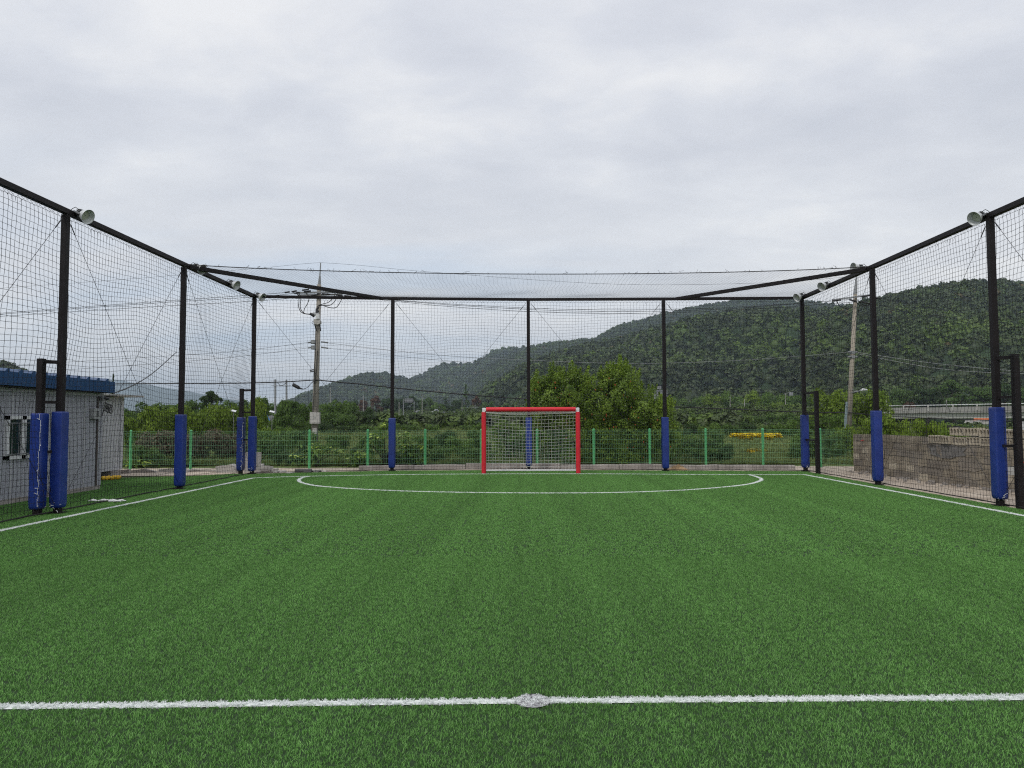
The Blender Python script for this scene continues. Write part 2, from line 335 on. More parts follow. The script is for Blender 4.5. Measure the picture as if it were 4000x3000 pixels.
def crown(kind):
    if kind in CROWN: return CROWN[kind]
    k, i = kind.split(':'); i = int(i)
    if k == 'round': me = crown_mesh('crown', 10+i, L['mid'], 20, 190, 0.055, 0.85)
    elif k == 'wide': me = crown_mesh('crown', 30+i, L['mid'], 26, 150, 0.055, 0.6, lobe_r=(0.2, 0.36))
    elif k == 'layer': me = crown_mesh('crown', 50+i, L['mid'], 22, 200, 0.05, 0.75, 'layer')
    elif k == 'cone': me = crown_mesh('crown', 70+i, L['dark'], 34, 110, 0.06, 1.6, 'cone')
    elif k == 'bush': me = crown_mesh('crown', 90+i, L['mid'], 18, 200, 0.05, 0.6, lobe_r=(0.2, 0.4), fill=0.5)
    CROWN[kind] = me; return me
TRUNK = {}
def trunk_mesh(i):
    if i in TRUNK: return TRUNK[i]
    rng = random.Random(i); mb = MB(); 
    mb.tube([(0, 0, 0), (0.02, 0.01, 0.35), (-0.01, 0.02, 0.7), (0.01, 0, 1.0)], [0.05, 0.04, 0.03, 0.015], 7)
    for k in range(6):
        th = rng.uniform(0, 6.28); h = rng.uniform(0.3, 0.65); r_ = rng.uniform(0.2, 0.42)
        mb.tube([(0, 0, h), (r_*0.5*math.cos(th), r_*0.5*math.sin(th), h+0.16), (r_*math.cos(th), r_*math.sin(th), h+0.34)], [0.022, 0.015, 0.006], 5)
    me = bpy.data.meshes.new('trunk'); me.from_pydata(mb.v, [], mb.f); me.materials.append(M['bark']); TRUNK[i] = me; return me
def place_crown(root, me, m, loc, sc, rz, name='crown'):
    o = bpy.data.objects.new(name, me); col.objects.link(o); o.parent = root; o.location = loc; o.scale = sc; o.rotation_euler = (0, 0, rz)
    o.material_slots[0].link = 'OBJECT'; o.material_slots[0].material = m
    return o
def ground_z(y):
    t = min(1, max(0, (y-25.5)/25)); t = t*t*(3-2*t); return -0.03-1.0*t
def tree(px, ytop, Y, wpx, kind, leaf, label, cat='tree', name=None, group='trees beyond the fence', bottom=0.22):
    """crown centred over pixel column px with its top at row ytop, wpx pixels wide, standing at distance Y"""
    p = at(px, ytop, Y); g = ground_z(Y); w = wpx/F*Y; k = kind.split(':')[0]
    flat = {'round': 0.85, 'wide': 0.6, 'layer': 0.75, 'cone': 1.6, 'bush': 0.6}[k]
    H = p.z-g; root = thing(name or ('conifer' if k in ('cone', 'layer') else 'bush' if k == 'bush' else 'tree'), label, cat, (p.x, Y, g), group)
    b = 0.0 if k == 'bush' else H*bottom
    place_crown(root, crown(kind), L[leaf], (0, 0, b), (w/2, w/2, (H-b)/(2*flat)), random.uniform(0, 6.28), 'crown' if k != 'bush' else 'foliage')
    t = bpy.data.objects.new('trunk' if k != 'bush' else 'stem', trunk_mesh(random.randint(0, 3))); col.objects.link(t); t.parent = root
    tw = min(w, H)*0.55 if k != 'bush' else w*0.5
    t.scale = (tw, tw, H*0.8); t.rotation_euler = (0, 0, random.uniform(0, 6))
    return root
# ================================================================== SETTING
# ground: one sheet to the horizon
ys = [-60, 0, 24, 26, 28, 31, 35, 40, 46, 52, 60, 100, 200, 400, 900, 2500, 12000]
xs = [-9000, -2500, -800, -300, -100, -40, -20, -12, 0, 12, 20, 40, 100, 300, 800, 2500, 9000]
gv = [(x, y, ground_z(y)) for y in ys for x in xs]; nx = len(xs)
gf = [(j*nx+i, j*nx+i+1, (j+1)*nx+i+1, (j+1)*nx+i) for j in range(len(ys)-1) for i in range(nx-1)]
mb = MB(); mb.v = gv; mb.f = gf; tag(mb.build('ground', M['soil']), kind='structure')
# corner and post positions of the cage, from the photo's own post feet
PL1, PL2, PL3 = gp(224.7, 2005.5), gp(701.6, 1910.6), gp(984, 1852.2)
PB1, PB2, PB3 = gp(1531, 1840), gp(2066, 1835.7), gp(2600, 1840)
PB4, PR2, PR1 = gp(3147, 1842), gp(3430, 1894.3), gp(3907.6, 1976.9)
def topz(p, px, py):
    d = ray(px, py); return CAMH+d[2]*(p.y/d[1])
HT = {'L1': topz(PL1, 268, 828), 'L2': topz(PL2, 726, 1036), 'L3': topz(PL3, 989, 1158), 'B1': topz(PB1, 1537, 1166), 'B2': topz(PB2, 2067, 1170),
      'B3': topz(PB3, 2597, 1168), 'B4': topz(PB4, 3139, 1164), 'R2': topz(PR2, 3408, 1044), 'R1': topz(PR1, 3875, 838)}
dL = (PL1-PL3).normalized(); dR = (PR1-PB4).normalized()
PL0 = PL1+dL*(PL1-PL2).length*2; PR0 = PR1+dR*(PR1-PR2).length*2
HL0 = HT['L1']+(HT['L1']-HT['L3'])*0.5; HR0 = HT['R1']+(HT['R1']-HT['B4'])*0.5
# turf, dirt strip
turf = MB(); back = [PL3+Vector((0, 0.12, 0)), PB1+Vector((0, .12, 0)), PB2+Vector((0, .12, 0)), PB3+Vector((0, .12, 0)), PB4+Vector((0, .12, 0))]
M['turf'] = mat('turf_backing', (0.008, 0.018, 0.007), 0.95, 0, 0, 90, (0.030, 0.075, 0.018), 0.4, 120, coords='World')
fr = [Vector((-14.5, -12, 0)), PR1+dR*26]
tp = [Vector((-14.5, -12, 0)), PR1+dR*26+Vector((0.02, 0, 0)), PR1+Vector((0.02, 0, 0)), PR2+Vector((0.02, 0, 0))]+back[::-1]+[PL3+Vector((-0.6, 0.1, 0)), gp(700, 1862), gp(480, 1868), Vector((-14.5, 21.0, 0))]
turf.v = [tuple(p) for p in tp]; turf.f = [tuple(range(len(tp)))]; tag(turf.build('artificial_turf', M['turf']), kind='structure')
dirt = MB(); dz = -0.012
dp = [PR1+dR*26, Vector((14, -8, 0)), Vector((14, 16, 0)), Vector((12, 24.6, 0)), Vector((9, 24.9, 0)), Vector((0, 24.6, 0)), Vector((-15, 24.3, 0)), Vector((-15, 20.5, 0)), PL3+Vector((-0.6, -0.1, 0)), PL3+Vector((0, -0.1, 0)), PB1+Vector((0, -.1, 0)), PB2+Vector((0, -.1, 0)), PB3+Vector((0, -.1, 0)), PB4+Vector((-.1, -.1, 0)), PR2+Vector((-.1, 0, 0)), PR1+Vector((-.1, 0, 0))]
dirt.v = [(p.x, p.y, dz) for p in dp]; dirt.f = [tuple(range(len(dp)))]; tag(dirt.build('dirt_strip', M['dirt']), kind='structure')
# -- painted lines of the pitch (white turf), as ribbons just above the backing
def ribbon(path, w):
    P = [Vector(p) for p in path]; mbb = MB(); n = len(P)
    for i, p in enumerate(P):
        t = (P[min(i+1, n-1)]-P[max(i-1, 0)]).normalized(); s = Vector((-t.y, t.x, 0))*w/2
        mbb.v += [(p.x-s.x, p.y-s.y, 0.004), (p.x+s.x, p.y+s.y, 0.004)]
    mbb.f = [(2*i, 2*i+2, 2*i+3, 2*i+1) for i in range(n-1)]
    return mbb
def interp(P, n):
    P = [Vector(p) for p in P]; out = []
    for i in range(len(P)-1):
        p0, p1, p2, p3 = P[max(i-1, 0)], P[i], P[i+1], P[min(i+2, len(P)-1)]
        for k in range(n):
            t = k/n; out.append(0.5*((2*p1)+(p2-p0)*t+(2*p0-5*p1+4*p2-p3)*t*t+(3*p1-p0-3*p2+p3)*t**3))
    out.append(P[-1]); return out
GLl, GLr = gp(988.6, 1868.4), gp(3141, 1855)
goal_line = interp([GLl, gp(1208, 1861.3), gp(1700, 1853.5), gp(2300, 1852), gp(2760, 1854.5), GLr], 10)
sideL = [GLl, gp(0, 2074)]; sideL.append(sideL[1]+(sideL[1]-sideL[0])*1.2)
sideR = [GLr, gp(3560, 1933), gp(4000, 2016)]; sideR.append(sideR[2]+(sideR[2]-sideR[1])*2)
dcurve = [gp(1209, 1861), gp(1178, 1868), gp(1167, 1879), gp(1195, 1891), gp(1270, 1902), gp(1450, 1914), gp(1700, 1922.5), gp(2080, 1927), gp(2400, 1925), gp(2650, 1916.5), gp(2830, 1903.5), gp(2930, 1891), gp(2974, 1876), gp(2958, 1864), gp(2928, 1856)]
arc = interp(dcurve, 8)
hl = gp(0, 2764); hr = gp(4000, 2728); hm = gp(2079, 2741); half = [hl+(hl-hm)*1.9, hl, hm, hr, hr+(hr-hm)*1.9]
M['linewhite'] = mat('white_turf_fibre', (0.70, 0.73, 0.71), 0.7, 0, 0.12, 60, coords='World')
LW = 0.098
LINES = [('goal_line', goal_line, LW), ('side_line', sideL, LW), ('side_line', sideR, LW), ('goal_area_arc', arc, LW), ('halfway_line', half, 0.075)]
for nm, path, w in LINES: tag(ribbon(path, w*0.9).build(nm, M['linewhite']), kind='structure')
mb = MB(); SPR = 0.10
SPC = gp(2080, 2742); mb.v = [(SPC.x+SPR*math.cos(a*math.pi/12), SPC.y+SPR*math.sin(a*math.pi/12), 0.008) for a in range(24)]; mb.f = [tuple(range(24))]
tag(mb.build('centre_spot', mat('speckled_spot', (0.012, 0.012, 0.012), 0.8, 0, 0, 42, (0.55, 0.55, 0.57), coords='World')), kind='structure')
# -- turf fibres
def tuft_mesh(name, seed, n, rad, h, w, m):
    rng = np.random.default_rng(seed); a = rng.uniform(0, 6.283, n); r_ = rad*np.sqrt(rng.uniform(0, 1, n)); b = np.stack([r_*np.cos(a), r_*np.sin(a), np.zeros(n)], 1)
    hh = h*rng.uniform(0.65, 1.15, n); ln = rng.normal(0, 0.42, (n, 2))*hh[:, None]+np.array([0, 0.12])*hh[:, None]
    th = rng.uniform(0, 6.283, n); s = np.stack([np.cos(th), np.sin(th), np.zeros(n)], 1)*w/2
    mid = b+np.concatenate([ln*0.35, hh[:, None]*0.6], 1); tip = b+np.concatenate([ln, hh[:, None]*0.92], 1)
    V = np.stack([b-s, b+s, mid+s*0.8, mid-s*0.8, tip+s*0.25, tip-s*0.25], 1).reshape(-1, 3)
    i = np.arange(n)[:, None]*6; Fq = np.concatenate([i+[0, 1, 2, 3], i+[3, 2, 4, 5]], 0)
    lv = rng.uniform(0, 1, n); return npmesh(name, V, Fq, [m], {'lv': ('FACE', np.concatenate([lv, lv]))})
M['blade'] = leafmat('turf_fibre', (0.066, 0.20, 0.033), (0.255, 0.49, 0.145), vs_=45, rough=0.55, coords='World', trans=0.2, lanes=True)
M['wblade'] = leafmat('white_turf_fibre_blades', (0.74, 0.78, 0.76), (0.9, 0.92, 0.91), vs_=0.8, rough=0.5, coords='World', trans=0.25)
segs = []
for nm, path, w in LINES:
    for a, b in zip(path[:-1], path[1:]): segs.append((a.x, a.y, b.x, b.y, w/2))
def line_dist(P):
    d = np.full(len(P), 9.0)
    for x0, y0, x1, y1, hw in segs:
        vx, vy = x1-x0, y1-y0; L2 = vx*vx+vy*vy+1e-9
        t = np.clip(((P[:, 0]-x0)*vx+(P[:, 1]-y0)*vy)/L2, 0, 1)
        d = np.minimum(d, np.hypot(P[:, 0]-x0-t*vx, P[:, 1]-y0-t*vy)-hw)
    d = np.minimum(d, np.hypot(P[:, 0]-SPC.x, P[:, 1]-SPC.y)-SPR)
    return d
rng = np.random.default_rng(3)
def poly_in(P, poly):
    ins = np.zeros(len(P), bool); n = len(poly)
    for i in range(n):
        x0, y0 = poly[i].x, poly[i].y; x1, y1 = poly[(i+1) % n].x, poly[(i+1) % n].y
        if y0 == y1: continue
        c = ((y0 > P[:, 1]) != (y1 > P[:, 1])) & (P[:, 0] < (x1-x0)*(P[:, 1]-y0)/(y1-y0)+x0); ins ^= c
    return ins
def grid_pts(x0, x1, y0, y1, per):      # evenly stitched rows with a little jitter
    st = 1/math.sqrt(per); gx, gy = np.meshgrid(np.arange(x0, x1, st), np.arange(y0, y1, st)); P = np.stack([gx.ravel(), gy.ravel()], 1)
    return P+rng.uniform(-.55, .55, P.shape)*st
near = grid_pts(-6.8, 6.8, 2.2, 8.5, 1000)
far = grid_pts(-14.4, 9.4, 2.2, 22.8, 260)
far = far[(np.abs(far[:, 0]) > 6.8) | (far[:, 1] > 8.5)]
far = far[(far[:, 0] > -10.0) | (far[:, 1] > 16.9)]
far = far[np.abs(far[:, 0]) < 1.5+far[:, 1]*0.85]
for nm, P, hh, ww, rad, nb_ in (('turf_grass', near, 0.0165, 0.0031, 0.026, 16), ('turf_grass_distant', far, 0.0165, 0.0060, 0.05, 24)):
    P = P[poly_in(P, tp)]
    P = P[line_dist(P) > (0.004 if 'distant' not in nm else 0.012)]
    protos = [tuft_mesh('tuft', 100+i, nb_, rad, hh, ww, M['blade']) for i in range(5)]
    scatter('turf_grass', np.c_[P, np.zeros(len(P))], protos, 'short green artificial grass fibres covering the pitch '+('near the halfway line' if 'distant' not in nm else 'up to the goal and side nets'), cat='grass')
WP = []
for nm, path, w in LINES:
    for a, b in zip(path[:-1], path[1:]):
        ln_ = (b-a).length; ymid = min(a.y, b.y)
        d = (b-a)/ln_; s = Vector((-d.y, d.x, 0)); n = max(4, int(ln_*w*(4200 if nm == 'halfway_line' else 2600)))
        t = rng.uniform(0, ln_, n); q = rng.uniform(-w/2, w/2, n)
        WP.append(np.stack([a.x+d.x*t+s.x*q, a.y+d.y*t+s.y*q, np.zeros(n)], 1))
a_ = rng.uniform(0, 6.283, 48); r__ = SPR*np.sqrt(rng.uniform(0, 1, 48)); WP.append(np.stack([SPC.x+r__*np.cos(a_), SPC.y+r__*np.sin(a_), np.zeros(48)], 1))
WP = np.concatenate(WP); WP = WP[(np.abs(WP[:, 0]) < 2+WP[:, 1]*0.85) & (WP[:, 1] > 2)]
scatter('white_line_fibres', WP, [tuft_mesh('white_tuft', 200+i, 9, 0.007, 0.0165, 0.0042, M['wblade']) for i in range(4)], 'white turf fibres of the pitch lines', cat='grass')
# ================================================================== CAGE: posts, beams, nets
def rounded(mb, c, w, z0, z1, seed, dirn):
    """padding sleeve: rounded square column, pinched and creased at the bottom"""
    rg = random.Random(seed); n = 20; prof = []
    zs = [z0, z0+0.015, z0+0.05, z0+0.10, z0+0.17, z0+0.3]+[z0+0.3+(z1-z0-0.33)*k/9 for k in range(1, 10)]+[z1-0.012, z1]
    sc = [0.72, 0.86, 0.93, 0.97, 1.0, 1.0]+[1.0+rg.uniform(-.02, .02) for _ in range(9)]+[0.99, 0.93]
    b = len(mb.v)
    for z_, s_ in zip(zs, sc):
        for k in range(n):
            th = 2*math.pi*k/n+math.pi/4; cc, ss = math.cos(th), math.sin(th); pw = 0.17
            x = math.copysign(abs(cc)**pw, cc)*w/2*s_; y = math.copysign(abs(ss)**pw, ss)*w/2*s_
            j = 1+rg.uniform(-.015, .015)+(0.05*math.sin(k*2.4+seed) if z_ < z0+0.12 else 0)
            x, y = x*j, y*j; mb.v.append((c[0]+x*dirn[0]-y*dirn[1], c[1]+x*dirn[1]+y*dirn[0], z_))
    m = len(zs)
    for i in range(m-1):
        for k in range(n): mb.f.append((b+i*n+k, b+i*n+(k+1) % n, b+(i+1)*n+(k+1) % n, b+(i+1)*n+k))
    mb.f.append(tuple(b+k for k in range(n))[::-1]); mb.f.append(tuple(b+(m-1)*n+k for k in range(n)))
    # seams
    return mb
def ties(mb, c, seed, n=14, spread=0.10, z=0.12, out=(0, -1)):
    rg = random.Random(seed)
    for k in range(n):
        a = Vector((c[0]+rg.uniform(-.08, .08)+out[0]*0.10, c[1]+rg.uniform(-.08, .08)+out[1]*0.10, z+rg.uniform(-.05, .05)))
        d = Vector((rg.uniform(-1, 1), rg.uniform(-1, 0.4), rg.uniform(-.7, .8))).normalized()*rg.uniform(.04, spread)
        mb.tube([a, a+d*0.6+Vector((0, 0, .01)), a+d], [0.004, 0.004, 0.003], 4)
    return mb
PW = 0.105
def post(name, p, H, padz, label, tiesn=0, side=None, seed=0, lean=None, outp=None, outH=2.62, outpad=False, group='tall black posts of the net cage'):
    t = thing(name, label, 'post', (p.x, p.y, 0), group)
    mb = MB(); mb.bar((p.x, p.y, -0.05), (p.x, p.y, H-0.053), PW, PW, up=(0, 1, 0)); mb.build('shaft', M['steel'], t, bevel=0.006)
    MB().box((p.x, p.y, 0.014), (0.2, 0.2, 0.02)).build('base_plate', M['steel'], t)
    if padz:
        mb = MB(); rounded(mb, p, 0.20, padz[0], padz[1], seed, (1, 0)); mb.build('pad', M['pad'], t, smooth=True)
    if tiesn:
        for k in range(tiesn): ties(MB(), p, seed*20+k, 1, z=padz[0]+0.02).build('cable_tie', M['white'], t)
    if outp is not None:
        q = outp; MB().bar((q.x, q.y, -0.05), (q.x, q.y, outH), PW, PW, up=(0, 1, 0)).build('brace_shaft', M['steel'], t, bevel=0.006)
        for z_ in (outH-0.05, outH*0.72, outH*0.40):
            MB().bar((p.x, p.y, z_), (q.x, q.y, z_), 0.05, 0.05 if z_ != outH-0.05 else 0.06).build('rung', M['steel'], t)
        if outpad:
            mb = MB(); rounded(mb, q, 0.20, 0.10, padz[1]-0.03, seed+50, (1, 0)); mb.build('brace_pad', M['pad'], t, smooth=True)
            mb = MB(); rg = random.Random(seed)
            zz = 0.15
            while zz < padz[1]-0.1:
                a = Vector((q.x+0.075+rg.uniform(-.01, .01), q.y-0.104, zz)); mb.tube([a, a+Vector((rg.uniform(-.05, .04), -0.02, rg.uniform(-.03, .04)))], 0.004, 4); mb.tube([a, a+Vector((rg.uniform(-.01, .01), 0, 0.1))], 0.0025, 4); zz += 0.105
            mb.build('lacing', M['whitenet'], t)
    return t
post('cage_post', PL1, HT['L1'], (0.10, 1.76), 'black post at the far left doubled by a second padded post', 10, seed=1, outp=gp(144.7, 2012), outH=2.67, outpad=True)
post('cage_post', PL2, HT['L2'], (0.07, 1.74), 'single black post with blue pad standing midway along the left net', 0, seed=2)
post('cage_post', PL3, HT['L3'], (0.10, 1.72), 'black post at the back left corner with two padded uprights', 8, seed=3, outp=PL3+Vector((-0.36, 0.05, 0)), outH=2.55, outpad=True)
post('cage_post', PB1, HT['B1'], (0.10, 1.66), 'black back post with blue pad halfway between left corner and goal', 0, seed=4)
post('cage_post', PB2, HT['B2'], (0.13, 1.66), 'black back post whose blue pad is seen through the goal net', 6, seed=5)
post('cage_post', PB3, HT['B3'], (0.08, 1.66), 'black back post with blue pad right of the big flowering bush', 0, seed=6)
post('cage_post', PB4, HT['B4'], (0.12, 1.72), 'black back right corner post with bare second upright beside it', 8, seed=7, outp=gp(3195.6, 1850.7), outH=2.42)
post('cage_post', PR2, HT['R2'], (0.09, 1.79), 'single black padded post midway along the right net before the block wall', 0, seed=8)
post('cage_post', PR1, HT['R1'], (0.13, 1.80), 'black padded post at the far right with bare thick upright beside it', 10, seed=9, outp=gp(3986, 1986), outH=2.75)
tb = [('top_beam', PL0, HL0, PL3, HT['L3'], 'black square top beam running along the left net', True), ('top_beam', PB4, HT['B4'], PR0, HR0, 'black square top beam running along the right net', True)]
for nm, a, ha, b, hb, lab, _ in tb:
    A = Vector((a.x, a.y, ha)); B = Vector((b.x, b.y, hb))
    tag(MB().bar(A, B, 0.10).build(nm, M['steel'], loc=tuple(A), bevel=0.006), lab, 'beam', 'top beams of the net cage')
mb = MB(); bp_ = [(PL3, 'L3'), (PB1, 'B1'), (PB2, 'B2'), (PB3, 'B3'), (PB4, 'B4')]
BK = [Vector((p.x, p.y, HT[k])) for p, k in bp_]
for a, b in zip(BK[:-1], BK[1:]):
    mb.bar(a, b, 0.082)
tag(mb.build('top_beam', M['steel'], loc=tuple(BK[2])), 'black square top beam across the back, above the goal', 'beam', 'top beams of the net cage')
TL2 = Vector((PL2.x, PL2.y, HT['L2'])); TR2 = Vector((PR2.x, PR2.y, HT['R2']))
tag(MB().bar(TL2+(BK[0]-TL2)*0.04+Vector((0.06, 0, -0.01)), BK[1]+Vector((-0.35, -.06, -0.008)), 0.095).build('corner_beam', M['steel'], loc=tuple(BK[1])), 'black diagonal beam bracing the back left corner overhead', 'beam', 'diagonal corner beams')
tag(MB().bar(TR2+(BK[4]-TR2)*0.04+Vector((-0.06, 0, -0.01)), BK[3]+Vector((0.40, -.06, -0.008)), 0.095).build('corner_beam', M['steel'], loc=tuple(BK[3])), 'black diagonal beam bracing the back right corner overhead', 'beam', 'diagonal corner beams')
# nets ---------------------------------------------------------------
def net_grid(P, r, knots=True):
    """P (m,n,3) grid of knots -> strand mesh of three-sided tubes"""
    m, n, _ = P.shape; V = []; Fq = []; nb = 0
    def strands(Q):
        nonlocal nb
        a = Q[:, :-1].reshape(-1, 3); b = Q[:, 1:].reshape(-1, 3); t = b-a; t /= np.linalg.norm(t, axis=1)[:, None]+1e-9
        up = np.where(np.abs(t[:, 2:3]) < 0.8, np.array([[0, 0, 1.]]), np.array([[0.6, 0.8, 0]])); e1 = np.cross(t, up); e1 /= np.linalg.norm(e1, axis=1)[:, None]; e2 = np.cross(t, e1)
        ring = [e1*math.cos(k*2.0944)+e2*math.sin(k*2.0944) for k in range(3)]
        vv = np.stack([a+x*r for x in ring]+[b+x*r for x in ring], 1); k = len(a); i = (np.arange(k)*6)[:, None]+nb
        V.append(vv.reshape(-1, 3)); Fq.append(np.concatenate([i+[0, 1, 4, 3], i+[1, 2, 5, 4], i+[2, 0, 3, 5]])); nb += k*6
    strands(P); strands(P.transpose(1, 0, 2))
    if knots:
        c = P.reshape(-1, 3); k = len(c); o = np.array([[1, 0, 0], [-1, 0, 0], [0, 1, 0], [0, -1, 0], [0, 0, 1.15], [0, 0, -1.15]])*r*2.0
        V.append((c[:, None]+o[None]).reshape(-1, 3)); i = (np.arange(k)*6)[:, None]+nb
        tri = np.array([[0, 2, 4, 4], [2, 1, 4, 4], [1, 3, 4, 4], [3, 0, 4, 4], [2, 0, 5, 5], [1, 2, 5, 5], [3, 1, 5, 5], [0, 3, 5, 5]])
        Fq.append((i[:, None, :]*0+i[:, None, :]+0).repeat(1, 1)[:, :, :1]*0+0 if False else np.concatenate([i+[0, 2, 1, 4], i+[0, 4, 1, 3], i+[0, 5, 1, 2], i+[0, 3, 1, 5]]))
        nb += k*6
    return np.concatenate(V), np.concatenate(Fq)
def wav(x, y, s):
    r0 = random.Random(s); out = 0
    for k in range(6):
        a, b, p = r0.uniform(.4, 2.6), r0.uniform(.4, 2.6), r0.uniform(0, 6.28); out = out+np.sin(a*x+b*y*r0.choice((-1, 1))+p)/(a+b)
    return out
def add_net(name, P, r, label, m=None, cat='net', group='nets of the cage', edge=None):
    V, Fq = net_grid(P, r); c = P.reshape(-1, 3).mean(0); c[2] = 0 if group else c[2]
    me = npmesh(name, V-c, Fq, [m or M['net']]); o = bpy.data.objects.new(name, me); col.objects.link(o); o.location = c
    return tag(o, label, cat, group)
CELL = 0.10
def wall_net(a, ha, b, hb, nrm, seed, amp=0.035, z0=0.03):
    Lx = (b-a).length; n = int(Lx/CELL); m = int((ha+hb)/2/CELL)
    s = np.linspace(0, 1, n+1)[None, :]; t = np.linspace(0, 1, m+1)[:, None]
    z = (z0*(1-t)+t*((ha*(1-s)+hb*s)-0.09)); X = a.x+(b.x-a.x)*s+0*t; Y = a.y+(b.y-a.y)*s+0*t
    S = s*Lx+0*t; T = z
    e = np.sin(np.pi*np.clip(t, 0, 1))**0.5
    bul = amp*wav(S, T, seed)*e*2.2+0.03*np.exp(-((t-0.06)/0.05)**2)*np.sin(S*4+seed)
    du = 0.05*wav(S*1.3, T*1.2, seed+1)*e+0.02*np.exp(-((t-0.05)/0.05)**2)*np.sin(S*7+seed); dz_ = 0.06*wav(S, T, seed+2)*e
    jr = np.random.default_rng(seed); du = du+jr.normal(0, 0.004, du.shape); dz_ = dz_+jr.normal(0, 0.004, du.shape)
    d = (b-a).normalized()
    return np.stack([X+d.x*du+nrm[0]*bul, Y+d.y*du+nrm[1]*bul, z+dz_*(t < 0.999)], 2)
NR = 0.0034
o = PW/2+0.02
a, b = PL0+Vector((-o, 0, 0)), PL3+Vector((-o, 0, 0)); add_net('safety_net', wall_net(a, HL0, b, HT['L3'], (1, 0), 5), NR, 'black square mesh net hanging along the left side of the pitch')
a, b = PB4+Vector((o, 0, 0)), PR0+Vector((o, 0, 0)); add_net('safety_net', wall_net(a, HT['B4'], b, HR0, (-1, 0), 15), NR, 'black square mesh net hanging along the right side of the pitch')
Gs = []
for (p, q) in zip(bp_[:-1], bp_[1:]):
    a, b = p[0]+Vector((0, -o if False else o, 0)), q[0]+Vector((0, o, 0)); g_ = wall_net(a, HT[p[1]], b, HT[q[1]], (0, -1), 25, 0.02)
    Gs.append(g_)
mm_ = min(g_.shape[0] for g_ in Gs)
Gs = [g_[np.round(np.linspace(0, g_.shape[0]-1, mm_)).astype(int)] for g_ in Gs]
G = np.concatenate([Gs[0]]+[g_[:, 1:] for g_ in Gs[1:]], 1); add_net('safety_net', G, 0.0029, 'black square mesh net hanging across the back, behind the goal')
# roof net between the back beam and a slack rope
n = int((TR2-TL2).length/CELL); m = 42; s = np.linspace(0, 1, n+1)[None, :]; t = np.linspace(0, 1, m+1)[:, None]
bx = np.array([p.x for p in BK]); by = np.array([p.y for p in BK]); bz = np.array([p.z for p in BK]); sb = (bx-bx[0])/(bx[-1]-bx[0])
Bx = np.interp(s, sb, bx); By = np.interp(s, sb, by); Bz = np.interp(s, sb, bz)+0.03
sag = 4*s*(1-s)
Fx = TL2.x+(TR2.x-TL2.x)*s; Fy = TL2.y+(TR2.y-TL2.y)*s; Fz = TL2.z+(TR2.z-TL2.z)*s+0.03-0.22*sag**0.8
X = Bx*(1-t)+Fx*t; Y = By*(1-t)+Fy*t; Z = Bz*(1-t)+Fz*t-0.10*np.sin(np.pi*t)*sag**0.5
X = X+0.05*wav(X, Y*2, 3)*np.sin(np.pi*t)+0.12*np.sin(np.pi*t)*np.sin(2*np.pi*s*2.2); Z = Z+0.02*wav(X, Y, 4)*np.sin(np.pi*t)
add_net('roof_net', np.stack([X, Y, Z], 2), 0.0015, 'black mesh net stretched flat overhead at the back of the cage')
mb = MB(); RP = [Vector((float(Fx[0, i]), float(Fy[0, i]), float(Fz[0, i]))) for i in range(0, n+1, 3)]
mb.tube(RP, 0.011, 6)
rg = random.Random(4)
for i in range(70):
    p = rg.choice(RP)+Vector((rg.uniform(-.12, .12), 0, 0)); mb.tube([p, p+Vector((rg.uniform(-.05, .05), rg.uniform(-.03, .03), rg.uniform(0.01, .07))), p+Vector((rg.uniform(-.09, .09), 0, rg.uniform(-.05, .09)))], 0.0035, 4)
tag(mb.build('edge_rope', M['rope'], loc=tuple(RP[0])), 'slack dark rope along the front edge of the overhead net', 'rope')
# lacing cord along beams and foot cords
def lacing(path, label, step=0.11, zoff=-0.05):
    """one cord winding along under the beam, with frayed spurs"""
    mb = MB(); rg = random.Random(len(path)+7); pts = []
    for a, b in zip(path[:-1], path[1:]):
        n = int((b-a).length/step); d = (b-a).normalized(); sd_ = Vector((-d.y, d.x, 0))
        for i in range(n):
            p = a+d*(i*step+rg.uniform(0, .04))+Vector((0, 0, zoff)); k = rg.uniform(0.05, 0.09); low = p+d*0.03+Vector((0, 0, -k))
            pts += [p+sd_*0.05, low]
            if rg.random() < 0.35: pts += [low+d*rg.uniform(-.07, .07)+Vector((0, 0, -rg.uniform(.02, .07))), low+Vector((0.002, 0.002, 0.004))]
            pts.append(p+d*0.07-sd_*0.05+Vector((0, 0, rg.uniform(-.02, .0))))
    mb.tube(pts, 0.003, 3, False)
    return tag(mb.build('lacing_cord', M['rope'], loc=tuple(path[0])), label, 'cord', 'cords lacing the nets to the beams')
lacing([Vector((PL0.x-.02, PL0.y, HL0)), Vector((PL3.x-.02, PL3.y, HT['L3']))], 'frayed cord lacing the left net to its top beam')
lacing([Vector((PB4.x+.02, PB4.y, HT['B4'])), Vector((PR0.x+.02, PR0.y, HR0))], 'frayed cord lacing the right net to its top beam')
lacing(BK, 'frayed cord lacing the back net to its top beam')
def foot(path, label):
    mb = MB(); rg = random.Random(9); pts = []
    for a, b in zip(path[:-1], path[1:]):
        n = int((b-a).length/0.3)
        for i in range(n): pts.append(a+(b-a)*i/n+Vector((rg.uniform(-.012, .012), rg.uniform(-.012, .012), 0.03+rg.uniform(0, .012))))
    pts.append(path[-1]+Vector((0, 0, .03))); mb.tube(pts, 0.012, 6)
    return tag(mb.build('foot_rope', M['rope'], loc=tuple(pts[0])), label, 'rope', 'ropes along the foot of the nets')
ol = Vector((-o, 0, 0)); foot([PL0+ol, PL3+ol], 'black rope lying along the foot of the left net'); foot([PB4-ol, PR0-ol], 'black rope lying along the foot of the right net')
foot([p+Vector((0, o, 0)) for p, _ in bp_], 'black rope lying along the foot of the back net')
